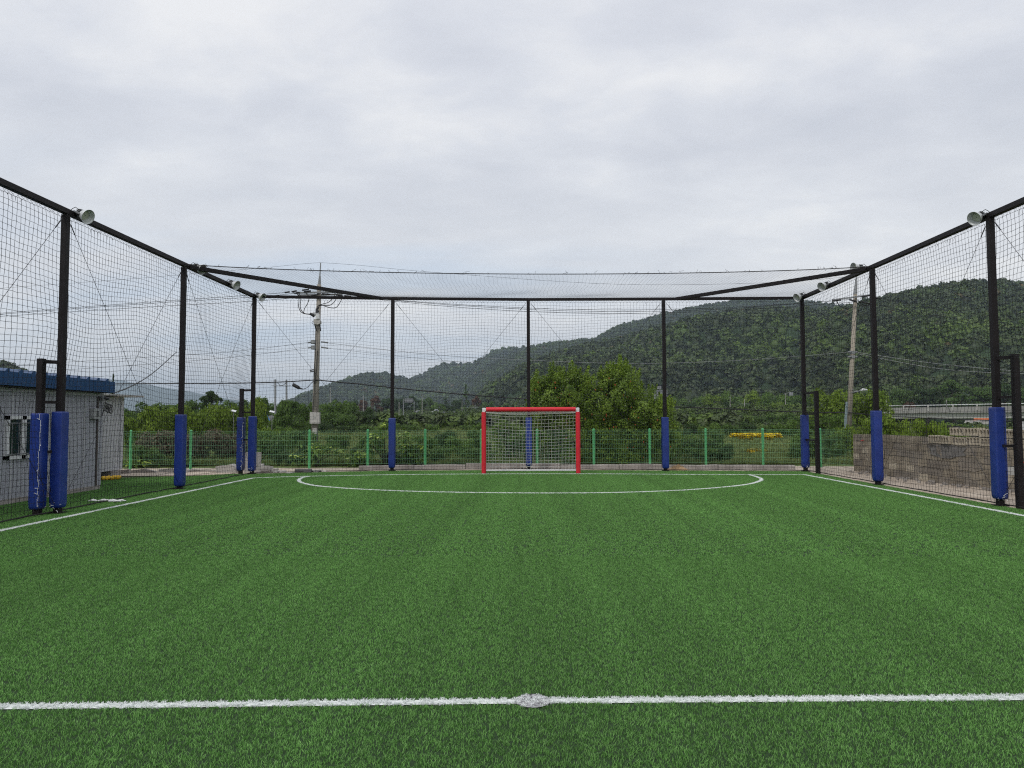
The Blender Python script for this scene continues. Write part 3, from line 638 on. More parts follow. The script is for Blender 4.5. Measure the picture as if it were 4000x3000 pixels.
# crossed bracing wires, one pair per bay
bays = [(PL0+(PL1-PL0)*0.5, HL0, PL1, HT['L1'], 'at the left edge of the photo'), (PL1, HT['L1'], PL2, HT['L2'], 'in the nearer left bay'), (PL2, HT['L2'], PL3, HT['L3'], 'in the left bay next to the corner'),
        (PL3, HT['L3'], PB1, HT['B1'], 'in the back bay around the utility pole'), (PB1, HT['B1'], PB2, HT['B2'], 'in the back bay left above the goal'), (PB2, HT['B2'], PB3, HT['B3'], 'in the back bay above the flowering bush'),
        (PB3, HT['B3'], PB4, HT['B4'], 'in the back bay at the right corner'), (PB4, HT['B4'], PR2, HT['R2'], 'in the right bay next to the corner'), (PR2, HT['R2'], PR1, HT['R1'], 'in the nearer right bay'), (PR1, HT['R1'], PR1+dR*(PR1-PR2).length, HR0, 'at the right edge of the photo')]
for a, ha, b, hb, w in bays:
    d = (b-a).normalized()*0.08; t_ = thing('bracing_wire', 'pair of thin crossed bracing wires '+w, 'wire', tuple((a+b)/2), 'crossed bracing wires')
    for p, q in (((a+d, ha-0.12), (b-d, 0.16)), ((a+d, 0.16), (b-d, hb-0.12))):
        P0 = Vector((p[0].x, p[0].y, p[1])); P1 = Vector((q[0].x, q[0].y, q[1])); mb = MB(); mb.tube([P0, P1], 0.0042, 5)
        hi, lo = (P0, P1) if P0.z > P1.z else (P1, P0); dd = (lo-hi).normalized(); mb.tube([hi+dd*0.10, hi+dd*0.30], 0.010, 6)
        mb.build('wire', M['cable'], t_)
# floodlights ----------------------------------------------------------
def floodlight(p, aim, label, beamdir, seed=0):
    t = thing('floodlight', label, 'floodlight', tuple(p), 'floodlights clamped to the top beams')
    z = Vector(aim).normalized(); S = 0.76; x = z.cross(Vector((0, 0, 1))).normalized(); y = z.cross(x); Mx = Matrix((x, y, z)).transposed()@Matrix.Diagonal((S, S, S))
    c = Vector(p)+z*0.19+Vector((0, 0, 0.085))
    sh = MB(); sh.lathe([(0.085, -0.02), (0.11, 0.0), (0.115, 0.035), (0.122, 0.045), (0.165, 0.13), (0.178, 0.165), (0.174, 0.166), (0.160, 0.13), (0.116, 0.05)], 28, Mx, c); sh.build('shade', M['lampout'], t, smooth=True)
    MB().lathe([(0.112, 0.052), (0.112, 0.06), (0.095, 0.064), (0.0, 0.066)], 28, Mx, c).build('lens', M['lampin'], t)
    MB().lathe([(0.0, 0.068), (0.012, 0.068), (0.0121, 0.05)], 10, Mx, c).build('lens_screw', M['lampdark'], t)
    hs = MB(); hs.lathe([(0.0, -0.17), (0.05, -0.17), (0.062, -0.16), (0.07, -0.02), (0.085, -0.018)], 18, Mx, c)
    for k in range(12):
        a = k*math.pi/6; r1 = Vector((math.cos(a), math.sin(a), 0)); hs.bar(c+Mx@(r1*0.075+Vector((0, 0, -0.15))), c+Mx@(r1*0.085+Vector((0, 0, -0.02))), 0.006, 0.03, up=tuple(Mx@r1))
    hs.build('housing', M['lampdark'], t)
    br = MB()
    for s_ in (-1, 1): br.bar(c+Mx@Vector((s_*0.125, 0, 0.02)), c+Mx@Vector((s_*0.10, 0, -0.19)), 0.008, 0.03)
    br.bar(c+Mx@Vector((-0.10, 0, -0.19)), c+Mx@Vector((0.10, 0, -0.19)), 0.03, 0.008); br.bar(c+Mx@Vector((0, 0, -0.19)), Vector(p)+Vector((0, 0, 0.03)), 0.05, 0.03)
    br.build('bracket', M['galv'], t)
    q = c+Mx@Vector((0, 0, -0.17)); MB().tube([q, q+Vector((0, 0, .06)), q+Vector(beamdir)*0.07+Vector((0, 0, .07)), q+Vector(beamdir)*0.15+Vector((0, 0, .02)), Vector(p)+Vector(beamdir)*0.2], 0.006, 5).build('lamp_cord', M['blackrub'], t)
    return t
def on_left(px):    # point on left beam under image column px
    best = None
    for k in range(801):
        q = Vector((PL0.x, PL0.y, HL0)).lerp(BK[0], k/800); d = q-Vector((0, 0, CAMH)); w = d.dot(Vector(FW))
        if w <= 0: continue
        e = abs(2000+F*d.dot(Vector(RT))/w-px)
        if best is None or e < best[0]: best = (e, q)
    return best[1]
def on_right(px):
    best = None
    for k in range(801):
        q = BK[4].lerp(Vector((PR0.x, PR0.y, HR0)), k/800); d = q-Vector((0, 0, CAMH)); w = d.dot(Vector(FW))
        if w <= 0: continue
        e = abs(2000+F*d.dot(Vector(RT))/w-px)
        if best is None or e < best[0]: best = (e, q)
    return best[1]
for px, lab in ((292, 'round floodlight beside the post at the far left, nearest on the left beam'), (752, 'round floodlight where the left corner diagonal beam starts'), (890, 'round floodlight midway between the last left post and the corner'), (996, 'round floodlight at the back left corner of the cage')):
    floodlight(on_left(px), (0.90, -0.20, -0.42), lab, dL)
for px, lab in ((3850, 'round floodlight beside the post at the far right, nearest on the right beam'), (3378, 'round floodlight where the right corner diagonal beam starts'), (3240, 'round floodlight midway between the last right post and the corner'), (3142, 'round floodlight at the back right corner of the cage')):
    floodlight(on_right(px), (-0.86, -0.30, -0.42) if px != 3378 else (-0.95, -0.15, -0.10), lab, dR)
# ================================================================== GOAL
gl = gp(1902, 1851); grr = gp(2245, 1849); gx0, gx1 = gl.x-0.0, grr.x; gy = (gl.y+grr.y)/2
GX0, GX1 = at(1881, 1851, gy).x, at(2268, 1850, gy).x; GH = 1.96
pr = 0.068; x0, x1 = GX0+pr, GX1-pr
G_ = thing('football_goal', 'small football goal with red padded posts and crossbar and white net', 'goal', ((x0+x1)/2, gy, 0))
for x_ in (x0, x1):
    MB().bar((x_, gy, 0.0), (x_, gy, GH-0.01), 0.08, 0.08, up=(0, 1, 0)).build('post_frame', M['white'], G_, bevel=0.008)
    mb = MB(); rounded(mb, (x_, gy), 2*pr, 0.012, GH-0.13, int(x_*10)+77, (1, 0)); 
    mb = MB(); mb.tube([(x_, gy, z_) for z_ in np.linspace(0.012, GH-0.135, 12)], [pr*0.98]+[pr*(1+0.01*math.sin(k*2.1)) for k in range(10)]+[pr*0.97], 20); mb.build('post_pad', M['red'], G_, smooth=False)
MB().bar((x0-0.043, gy, GH-0.06), (x1+0.043, gy, GH-0.06), 0.086, 0.086).build('crossbar_frame', M['white'], G_, bevel=0.008)
mb = MB(); mb.tube([(x_, gy, GH-0.06) for x_ in np.linspace(x0+0.07, x1-0.07, 14)], [pr]+[pr*(1+0.008*math.sin(k*1.7)) for k in range(12)]+[pr], 20); mb.build('crossbar_pad', M['red'], G_)
gd = 0.95; yb = gy+gd
for x_ in (x0, x1):
    MB().tube([(x_, gy+0.04, GH-0.06), (x_, gy+0.30, GH-0.075), (x_, gy+0.42, GH-0.15), (x_, yb, 0.03)], 0.022, 10).build('stay', M['white'], G_, smooth=True)
    MB().tube([(x_, gy+0.04, 0.026), (x_, yb, 0.026)], 0.024, 10).build('ground_bar', M['white'], G_)
MB().tube([(x0, yb, 0.028), (x1, yb, 0.028)], 0.026, 10).build('rear_bar', M['white'], G_)
n = int((x1-x0)/0.105); hz_pts = [(gy+0.02, GH-0.1), (gy+0.42, GH-0.13)]
m = 22; s = np.linspace(0, 1, n+1)[None, :]; t = np.linspace(0, 1, m+1)[:, None]
Yb = np.interp(t[:, 0], [0, 0.2, 1], [gy+0.05, gy+0.42, yb])[:, None]; Zb = np.interp(t[:, 0], [0, 0.2, 1], [GH-0.12, GH-0.16, 0.05])[:, None]
X = x0+(x1-x0)*s+0*t; dr = np.sin(np.pi*s)*np.sin(np.pi*t); X = X+0.02*wav(s*3, t*3, 8)*dr; Y = Yb+0*s+0.06*dr; Z = Zb+0*s-0.07*np.sin(np.pi*s)*np.sin(np.pi*t**0.8)+0.015*wav(s*4, t*3, 12)
V, Fq = net_grid(np.stack([X, Y, Z], 2), 0.0034); V2s, F2s, nb2 = [V], [Fq], len(V)
for x_ in (x0, x1):
    nn = 9; ss = np.linspace(0, 1, nn+1)[None, :]; tt = np.linspace(0, 1, 18)[:, None]; zt = 0.04+(GH-0.18)*tt; yend = np.interp(zt, [0.03, GH-0.16, GH], [yb, gy+0.42, gy+0.3])
    Yq = gy+0.05+(yend-gy-0.05)*ss; Xq = x_+0*Yq+0.02*np.sin(Yq*9+zt*5); Zq = zt+0*ss
    v_, f_ = net_grid(np.stack([Xq, Yq, Zq], 2), 0.0028); V2s.append(v_); F2s.append(f_+nb2); nb2 += len(v_)
c = np.array(G_.location); me = npmesh('goal_net', np.concatenate(V2s)-c, np.concatenate(F2s), [M['whitenet']]); on = bpy.data.objects.new('goal_net', me); col.objects.link(on); on.parent = G_
# ================================================================== GREEN FENCE
fposts = [gp(508.6, 1831), gp(743.7, 1831), gp(975, 1830), gp(1208, 1829), gp(1436, 1827.5), gp(1660.6, 1826), gp(1880, 1825), gp(2099, 1824.5), gp(2320, 1823), gp(2539, 1824), gp(2758, 1823), gp(2981.5, 1821), gp(3206.6, 1824)]
fposts.insert(0, fposts[0]+(fposts[0]-fposts[1])); fposts.insert(0, fposts[0]+(fposts[0]-fposts[1]))
fposts = [Vector((p.x, p.y, 0)) for p in fposts]
endp = Vector((10.28, 22.75, 0))
FEN = thing('mesh_fence', 'bright green welded wire fence with round posts behind the pitch', 'fence', (0, 24.3, 0))
FH = 1.24
for p in fposts:
    mb = MB(); mb.tube([(p.x, p.y, -0.05), (p.x, p.y, FH+0.02), (p.x, p.y, FH+0.05)], [0.042, 0.042, 0.025], 12); mb.build('post', M['gfence'], FEN, smooth=False)
def fpanel(a, b):
    Lp = (b-a).length; d = (b-a)/Lp; n = int(Lp/0.058); mb = MB(); sN = Vector((d.y, -d.x, 0))
    z0, z1 = 0.13, FH
    for i in range(1, n):
        p = a+d*(Lp*i/n)+sN*0.06
        mb.tube([p+Vector((0, 0, z0)), p+Vector((0, 0, z1-0.06)), p+sN*0.035+Vector((0, 0, z1-0.03)), p+Vector((0, 0, z1))], 0.0021, 3, False)
    for z_ in [z0+0.02]+[z0+0.02+0.155*k for k in range(1, 7)]+[z1-0.06, z1]:
        mb.tube([a+sN*0.062+Vector((0, 0, z_)), b+sN*0.062+Vector((0, 0, z_))], 0.0032, 4, False)
    mb.build('mesh_panel', M['gwire'], FEN)
for a, b in zip(fposts[:-1], fposts[1:]): fpanel(a, b)
fpanel(fposts[-1], endp)
# ================================================================== KERB, SLABS, RUBBLE
rg = random.Random(21)
def rock(mb, c, d, rz, j=0.12):
    b = len(mb.v); mb.box(c, d, rz)
    for i in range(b, len(mb.v)):
        v_ = mb.v[i]; mb.v[i] = tuple(v_[k]+rg.uniform(-j, j)*min(d) for k in range(3))
kx = -5.3; K = 0
kerb_lab = {}
cuts = [-5.3, -3.6, -1.9, 0.1, 1.2, 3.1, 4.6, 6.2, 8.6]
def back_y(x):
    return float(np.interp(x, [p.x for p, _ in bp_], [p.y for p, _ in bp_]))
for i, (xa, xb) in enumerate(zip(cuts[:-1], cuts[1:])):
    ya, yb_ = back_y(xa)+0.98, back_y(xb)+0.98; hh = 0.13+rg.uniform(-.015, .03)
    mb = MB(); seg = max(2, int((xb-xa)/0.45)); P0 = Vector((xa+.01, ya, 0)); P1 = Vector((xb-.01, yb_, 0))
    pts = [P0.lerp(P1, k/seg) for k in range(seg+1)]
    b0 = len(mb.v)
    for p in pts:
        h_ = hh+rg.uniform(-.012, .012); w_ = 0.09; y_ = rg.uniform(-.01, .01)
        mb.v += [(p.x, p.y-w_+y_, -0.04), (p.x, p.y-w_+y_+.01, h_-0.015), (p.x, p.y-w_+.03+y_, h_), (p.x, p.y+w_, h_), (p.x, p.y+w_, -0.04)]
    for k in range(seg):
        for q in range(5): mb.f.append((b0+k*5+q, b0+(k+1)*5+q, b0+(k+1)*5+(q+1) % 5, b0+k*5+(q+1) % 5))
    mb.f.append(tuple(b0+q for q in range(5))); mb.f.append(tuple(b0+seg*5+q for q in range(5))[::-1])
    names = ['beside the rubble pile', 'left of the blue padded back post', 'right of the blue padded back post', 'behind the left half of the goal', 'behind the right half of the goal', 'under the flowering bush', 'right of the sand heap', 'ending at the back right corner']
    tag(mb.build('kerb_stone', M['conc'], loc=((xa+xb)/2, (ya+yb_)/2, 0)), 'low weathered concrete kerb piece under the green fence, '+names[i], 'kerb', 'kerb pieces behind the back net')
def slab(name, poly_px, Y, th, m, label, cat, group=None, rough=0.0):
    """upright slab: outline seen from the front, at distance Y, th metres thick"""
    P = [at(x, y, Y) for x, y in poly_px]; mb = MB(); mb.prism(P, (0, 0, 0), (0, th, 0)); c = sum(P, Vector())/len(P)
    return tag(mb.build(name, m, loc=(c.x, c.y, 0)), label, cat, group)
# left retaining edge: leaning concrete slabs between the building and the corner
slab('concrete_slab', [(468, 1858), (470, 1836), (504, 1833), (506, 1862)], 22.0, 0.10, M['conc'], 'short concrete slab at the corner of the grey building', 'slab', 'concrete slabs edging the turf')
slab('concrete_slab', [(506, 1866), (508, 1838), (560, 1832), (600, 1840), (625, 1862)], 22.35, 0.14, M['conc'], 'brownish broken slab below the yellow-green weeds', 'slab', 'concrete slabs edging the turf')
slab('concrete_slab', [(622, 1862), (618, 1834), (660, 1831), (735, 1835), (738, 1863)], 22.6, 0.16, M['conc_pale'], 'long pale slab left of the single padded post', 'slab', 'concrete slabs edging the turf')
slab('concrete_slab', [(735, 1860), (736, 1834), (842, 1838), (844, 1858)], 22.7, 0.2, M['conc'], 'flat kerb slab between the padded post and the broken block', 'slab', 'concrete slabs edging the turf')
slab('concrete_block', [(842, 1858), (842, 1822), (880, 1819), (900, 1813), (912, 1820), (922, 1827), (926, 1857)], 22.3, 0.3, M['conc_pale'], 'pale concrete block with a broken top left of the corner pads', 'block', 'concrete slabs edging the turf')
slab('upright_board', [(952, 1853), (952, 1767), (1020, 1767), (1016, 1850)], 22.25, 0.05, M['conc_pale'], 'off-white board standing upright behind the corner pads', 'board')
bl = at(1040, 1845, 22.9)
for k, (px, py, w, d_, h, lab) in enumerate([(1030, 1842, .34, .2, .16, 'grey block lowest in the pile beside the white board'), (1046, 1829, .26, .2, .12, 'grey block resting on top of the pile beside the white board'), (1020, 1825, .14, .18, .2, 'small upright block between the white board and the pile'), (1072, 1846, .2, .2, .08, 'thin block leaning at the right end of the pile')]):
    p = at(px, py, 22.75+0.02*k); mb = MB(); rock(mb, (p.x, p.y, max(p.z, h/2)), (w, d_, h), rg.uniform(-.2, .2), 0.06); tag(mb.build('concrete_block', M['conc_pale'], loc=(p.x, p.y, 0)), lab, 'block', 'rubble blocks by the corner')
mb = MB(); a, b = at(1018, 1817, 22.9), at(1062, 1833, 22.85); mb.bar(a, b, 0.03, 0.04); tag(mb.build('timber_strip', M['conc_pale'], loc=tuple((a+b)/2)), 'thin pale strip sloping down over the rubble pile', 'timber')
p = gp(1183, 1847); mb = MB(); mb.box((p.x, p.y+0.05, 0.06), (0.5, 0.14, 0.1), 0.02); tag(mb.build('paving_block', mat('slate_block', (0.12, 0.115, 0.12), 0.8, 0, 0.15, 8), loc=(p.x, p.y, 0), bevel=0.01), 'dark grey paving block lying flat in front of the kerb', 'block')
for k, (px, py, nn, lab) in enumerate([(1105, 1849, 6, 'flat broken concrete fragments left of the dark paving block'), (1255, 1845, 6, 'flat broken concrete fragments right of the dark paving block')]):
    p = gp(px, py); mb = MB()
    for q in range(nn): rock(mb, (p.x+rg.uniform(-.28, .28), p.y+rg.uniform(-.05, .1), 0.02+0.022*(q % 3)), (rg.uniform(.12, .3), rg.uniform(.1, .2), 0.025), rg.uniform(0, 3), 0.2)
    tag(mb.build('rubble', M['conc_pale'], loc=(p.x, p.y, 0)), lab, 'rubble', kind='stuff')
# sand heap right of goal
p = gp(2645, 1838); mb = MB(); n = 16; rr = np.random.default_rng(2)
hv = [(0, 0, 0.17)]; hf = []
for j in range(1, 7):
    for k in range(n):
        a = 2*math.pi*k/n; q = j/6; hv.append((0.42*q*math.cos(a)*(1+.15*rr.normal()*.5), 0.16*q*math.sin(a), 0.17*(1-q)**1.2*(1+.25*rr.normal())-0.01*q))
for k in range(n): hf.append((0, 1+k, 1+(k+1) % n))
for j in range(5):
    for k in range(n): hf.append((1+j*n+k, 1+(j+1)*n+k, 1+(j+1)*n+(k+1) % n, 1+j*n+(k+1) % n))
mb.v = [(x+p.x+0.1, y+p.y+0.35, z) for x, y, z in hv]; mb.f = hf
tag(mb.build('sand_heap', mat('yellow_sand', (0.40, 0.27, 0.15), 0.95, 0, 0.15, 20, bump=0.4, bscale=60), loc=(p.x, p.y, 0), smooth=True), 'small heap of yellowish sand behind the net right of the goal', 'sand heap')
# ================================================================== LEFT BUILDINGS
WX = -9.93
def rib_wall(mb, x, y0, y1, z0, z1, pitch=0.125, d=0.03, cap=0.0):
    """corrugated wall facing +x, running along y"""
    y = y0; pts = []
    while y < y1:
        pts += [(x, y), (x, y+pitch*0.62), (x+d, y+pitch*0.74), (x+d, y+pitch*0.9)]; y += pitch
    pts.append((x, y1)); b = len(mb.v)
    for (px_, py_) in pts: mb.v += [(px_, py_, z0), (px_, py_, z1)]
    mb.f += [(b+2*i, b+2*i+2, b+2*i+3, b+2*i+1) for i in range(len(pts)-1)]
BA = thing('site_office', 'grey corrugated metal hut with a blue roof edge beside the left net', 'building', (WX-2, 12, 0))
mb = MB(); rib_wall(mb, WX, 5.0, 16.85, 0.10, 2.17); mb.build('wall', M['wallgrey'], BA)
mb = MB(); mb.box((WX-2.02, 10.92, 1.1), (4.0, 11.82, 2.1)); mb.build('wall_core', M['wallgrey'], BA)
mb = MB()
for k in range(10): mb.box((WX+.012, 16.2-1.16*k, 1.135), (.03, .035, 2.05))
mb.build('panel_joint', M['wallgrey2'], BA)
MB().box((WX-0.01, 10.93, 0.05), (0.06, 11.86, 0.10)).build('plinth', M['conc'], BA)
MB().box((WX+0.012, 10.93, 2.205), (0.07, 11.9, 0.07)).build('top_rail', M['wallgrey2'], BA)
FX = WX+0.28
y_end = ray(446, 1639)[1]*FX/ray(446, 1639)[0]
mb = MB(); y = 4.6; pts = []
while y < y_end-.2:
    pts += [(y, 0), (y+0.045, 0.0), (y+0.075, 0.055), (y+0.135, 0.055), (y+0.165, 0)]; y += 0.36
pts.append((y_end, 0)); zt = lambda yy: 2.545-0.004*(yy-10)
b = 0
for (yy, dz__) in pts: mb.v += [(FX+dz__*.5, yy, zt(yy)-0.26), (FX+dz__*.5, yy, zt(yy)+dz__), (FX-4.4, yy, zt(yy)+dz__+0.25)]
for i in range(len(pts)-1): mb.f += [(3*i, 3*i+3, 3*i+4, 3*i+1), (3*i+1, 3*i+4, 3*i+5, 3*i+2)]
mb.build('roof', M['blueroof'], BA)
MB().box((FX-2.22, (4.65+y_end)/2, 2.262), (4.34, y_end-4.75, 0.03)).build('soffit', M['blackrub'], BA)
MB().box((FX-0.05, (4.65+y_end)/2, 2.40), (0.02, y_end-4.85, 0.22)).build('eave_board', mat('eave_timber', (0.42, 0.34, 0.24), 0.8, 0, 0.1, 3), BA)
wy0, wy1, wz0, wz1 = at(18, 1700, 1).y, 0, 0.86, 1.70
def y_on(px, X):
    d = ray(px, 1639); return d[1]*X/d[0]
wy0 = y_on(16, WX); wy1 = 2*y_on(83, WX)-wy0
wn_ = thing_w = MB()
fx = WX+0.035
for (ya, yb_, za, zb) in ((wy0, wy1, wz1-.07, wz1), (wy0, wy1, wz0, wz0+.07), (wy0, wy0+.07, wz0, wz1), (wy1-.07, wy1, wz0, wz1), ((wy0+wy1)/2-.06, (wy0+wy1)/2+.06, wz0, wz1)):
    wn_.box((fx, (ya+yb_)/2, (za+zb)/2), (0.08 if (yb_-ya) > 1 else 0.074, yb_-ya, zb-za))
W = wn_.build('window', M['white'], BA)
MB().box((fx-0.01, (wy0+wy1)/2, (wz0+wz1)/2), (0.03, wy1-wy0-.1, wz1-wz0-.1)).build('pane', M['glass'], W)
mb = MB()
for z_ in (wz1-.14, wz0+.10): mb.bar((fx+.06, wy0-.02, z_), (fx+.06, wy1+.02, z_), 0.015)
for k in range(5): yy = wy0+.1+k*(wy1-wy0-.2)/4; mb.bar((fx+.06, yy, wz0+.10), (fx+.06, yy, wz1-.14), 0.010)
mb.build('window_bars', M['galv'], W)
my0, my1 = y_on(344, WX), y_on(370, WX)
MX = MB(); MX.box((WX+.07, (my0+my1)/2, 1.76), (.13, .28, .25)); mx_ = MX.build('meter_box', mat('meter_box_plastic', (0.33, 0.34, 0.34), 0.5), BA, bevel=0.012)
mb = MB()
for k in range(6): mb.box((WX+.139, (my0+my1)/2+0.01, 1.70+k*.022), (.006, .09, .009))
mb.build('vent_slot', M['blackrub'], mx_)
cyy = y_on(386, WX)
MB().tube([(WX+.03, cyy-.10, 2.15), (WX+.03, cyy-.10, 0.1)], 0.022, 8).build('downpipe', mat('brown_pipe', (0.09, 0.075, 0.07), 0.6), BA)
MB().box((WX+.05, cyy-.02, 2.12), (.14, .10, .1)).build('junction_box', M['galv'], BA)
mb = MB(); rg2 = random.Random(3)
for k in range(6):
    pts = []
    for i in range(17):
        a = i*2*math.pi/16; pts.append((WX+.09+.02*k, cyy+.07+.07*math.cos(a)*rg2.uniform(.9, 1.1)+.02*k, 1.93-.012*k+.11*math.sin(a)*rg2.uniform(.85, 1.1)))
    mb.tube(pts, 0.007, 5, False)
mb.tube([(WX+.08, cyy+.05, 1.85), (WX+.09, cyy-.02, 1.72), (WX+.08, cyy-.14, 1.69), (WX+.06, cyy-.28, 1.74)], 0.012, 6)
mb.build('cable_coil', M['blackrub'], BA)
MB().tube([(WX+.10, cyy-.02, 2.13), (WX+.13, cyy+.14, 2.12)], 0.035, 10).build('security_camera', M['blackrub'], BA)
# second hut behind
BX = -11.9; by0, by1 = 17.35, y_on(477, BX); 
BB = thing('storage_container', 'pale grey metal container raised off the ground behind the blue-roofed hut', 'building', (BX-1, 19, 0))
mb = MB(); rib_wall(mb, BX, by0, by1, 0.2, 2.28, 0.2, 0.022); mb.build('wall', M['wallgrey2'], BB)
MB().box((BX-1.2, (by0+by1)/2, 1.24), (2.38, by1-by0-.02, 2.06)).build('wall_core', M['wallgrey2'], BB)
MB().box((BX+.015, by1-.06, 1.24), (.05, .14, 2.1)).build('corner_post', M['wallgrey2'], BB)
MB().box((BX-1.1, (by0+by1)/2+.2, 2.33), (2.9, by1-by0+.7, 0.05)).build('roof', M['conc_pale'], BB)
MB().box((BX+.0, (by0+by1)/2, 0.19), (.06, by1-by0, 0.06)).build('bottom_rail', M['wallgrey2'], BB)
MB().box((BX-0.2, by1-0.35, 0.07), (.5, .5, 0.16)).build('support_block', M['conc'], BB)
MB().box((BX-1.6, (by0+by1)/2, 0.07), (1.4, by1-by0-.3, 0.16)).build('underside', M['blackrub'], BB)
mb = MB(); a, b = gp(396, 1879), gp(470, 1873); pts = [a.lerp(b, k/16)+Vector((0, 0, .065+.01*math.sin(k*1.3))) for k in range(17)]
mb.tube(pts, [.045]+[.055+(.006 if k % 2 else -.004) for k in range(15)]+[.04], 10)
tag(mb.build('yellow_hose', M['yellow'], loc=tuple(a), smooth=False), 'short yellow ribbed pipe lying on the turf by the grey container', 'hose')
mb = MB(); a = gp(420, 1962); rr = random.Random(5)
for k in range(7):
    c = a+Vector((rr.uniform(-.3, .3), rr.uniform(-.08, .08), 0.03)); mb.tube([c+Vector((-rr.uniform(.05, .16), rr.uniform(-.04, .04), -.005)), c+Vector((0, 0, rr.uniform(0, .02))), c+Vector((rr.uniform(.05, .2), rr.uniform(-.05, .05), -.005))], [.008, rr.uniform(.012, .03), .006], 6)
tag(mb.build('plastic_scrap', M['white'], loc=tuple(a)), 'crumpled white plastic scrap on the turf outside the left net', 'litter')
# ================================================================== RIGHT BLOCK WALL
wallp = [Vector((10.28, 22.6, 0)), Vector((10.30, 20.4, 0)), Vector((10.42, 18.2, 0)), Vector((10.85, 16.6, 0)), Vector((11.0, 14.6, 0)), Vector((11.2, 11.0, 0)), Vector((11.4, 6.0, 0))]
wl = []; acc = 0
def wall_at(s_):
    acc = 0
    for a, b in zip(wallp[:-1], wallp[1:]):
        l_ = (b-a).length
        if s_ <= acc+l_: return a+(b-a)*((s_-acc)/l_), (b-a).normalized()
        acc += l_
    return wallp[-1], (wallp[-1]-wallp[-2]).normalized()
WALL = thing('block_wall', 'old grey cement block wall with patched stains to the right of the pitch', 'wall', (10.5, 18, 0))
M['blocks'] = mat('old_cement_block', (0.15, 0.125, 0.105), 0.95, 0, 0, 1.3, (0.40, 0.35, 0.29), 0.7, 25, coords='World')
def wallmat(nm, c1, c2): return mat(nm, c1, 0.95, 0, 0, 2.0, c2, 0.7, 22, coords='World')
bm_ = [wallmat('block_a', (0.16, 0.135, 0.105), (0.37, 0.32, 0.245)), wallmat('block_b', (0.15, 0.13, 0.11), (0.29, 0.255, 0.21)), wallmat('block_c', (0.32, 0.28, 0.215), (0.52, 0.46, 0.36)), wallmat('block_pale', (0.42, 0.42, 0.40), (0.52, 0.52, 0.5))]
BLh, BLl = 0.19, 0.39; tot = sum((b-a).length for a, b in zip(wallp[:-1], wallp[1:])); rw = random.Random(12)
meshes = [MB() for _ in bm_]
for r_ in range(6):
    s_ = -0.2*(r_ % 2)
    while s_ < tot:
        s0 = max(s_, 0); s1 = min(s_+BLl, tot)
        if s1-s0 > 0.05:
            p, d = wall_at((s0+s1)/2); sag_ = 0.02*math.sin(s0*0.8); z_ = r_*BLh+BLh/2-0.02+sag_
            lim = 1.32 if s0 < 3.1 else 1.24-0.015*s0
            if z_+BLh/2 < lim or (r_ == 5 and s0 < 3.0) :
                q = 0.5+0.5*math.sin(s0*1.1+r_*0.6)*math.cos(s0*0.37+r_); k = 1 if (rw.random()*0.5+q*0.5) > 0.62 else (2 if rw.random() < 0.3 and r_ < 4 else 0)
                if (r_ == 2 and 5.9 < s0 < 6.3): k = 3
                meshes[k].box((p.x+rw.uniform(-.007, .007), p.y, z_), (0.15, s1-s0-0.008, BLh-0.008), math.atan2(d.y, d.x)-math.pi/2+rw.uniform(-.01, .01))
        s_ += BLl
for k, mbx in enumerate(meshes):
    if mbx.f: mbx.build('blocks', bm_[k], WALL)
mb = MB()
for i in range(60):
    p, d = wall_at(i*tot/60+.01); 
mb = MB()
for a, b in zip(wallp[:-1], wallp[1:]): mb.bar(a+Vector((0.02, 0, .5)), b+Vector((0.02, 0, .5)), 0.10, 1.16)
mb.build('mortar', M['conc'], WALL)
# render patches
mb = MB(); rp = random.Random(8)
def patch(s_, z_, w_, h_, mm__):
    mb = MB(); n = 14; pl = []
    for k in range(n):
        a = 2*math.pi*k/n; r0 = rp.uniform(.7, 1.1); q, d = wall_at(s_+w_/2*r0*math.cos(a)); pl.append((q.x-0.093, q.y, z_+h_/2*r0*math.sin(a)))
    q, d = wall_at(s_); b0 = len(mb.v); mb.v.append((q.x-0.096, q.y, z_)); mb.v += pl; mb.f += [(b0, b0+1+k, b0+1+(k+1) % n) for k in range(n)]
    mb.build('render_patch', mm__, WALL)
grp = mat('grey_render', (0.11, 0.105, 0.10), 0.95, 0, 0, 6, (0.22, 0.21, 0.20), 0.8, 30, coords='World')
patch(4.6, 0.80, 1.3, 0.42, grp); patch(5.3, 0.50, 0.9, 0.36, bm_[1]); patch(1.4, 0.6, 1.2, 0.5, bm_[0])
spray = mat('red_spray_paint', (0.42, 0.055, 0.045), 0.8)
for (s_, z_, dz_) in ((6.55, .80, -.10), (6.75, .62, .05), (7.0, .50, -.2), (0.55, .93, .02)):
    q, d = wall_at(s_); q2, _ = wall_at(s_+.16); MB().tube([(q.x-.105, q.y, z_), (q2.x-.105, q2.y, z_+dz_)], [0.012, 0.02], 6).build('paint_stroke', spray, WALL)
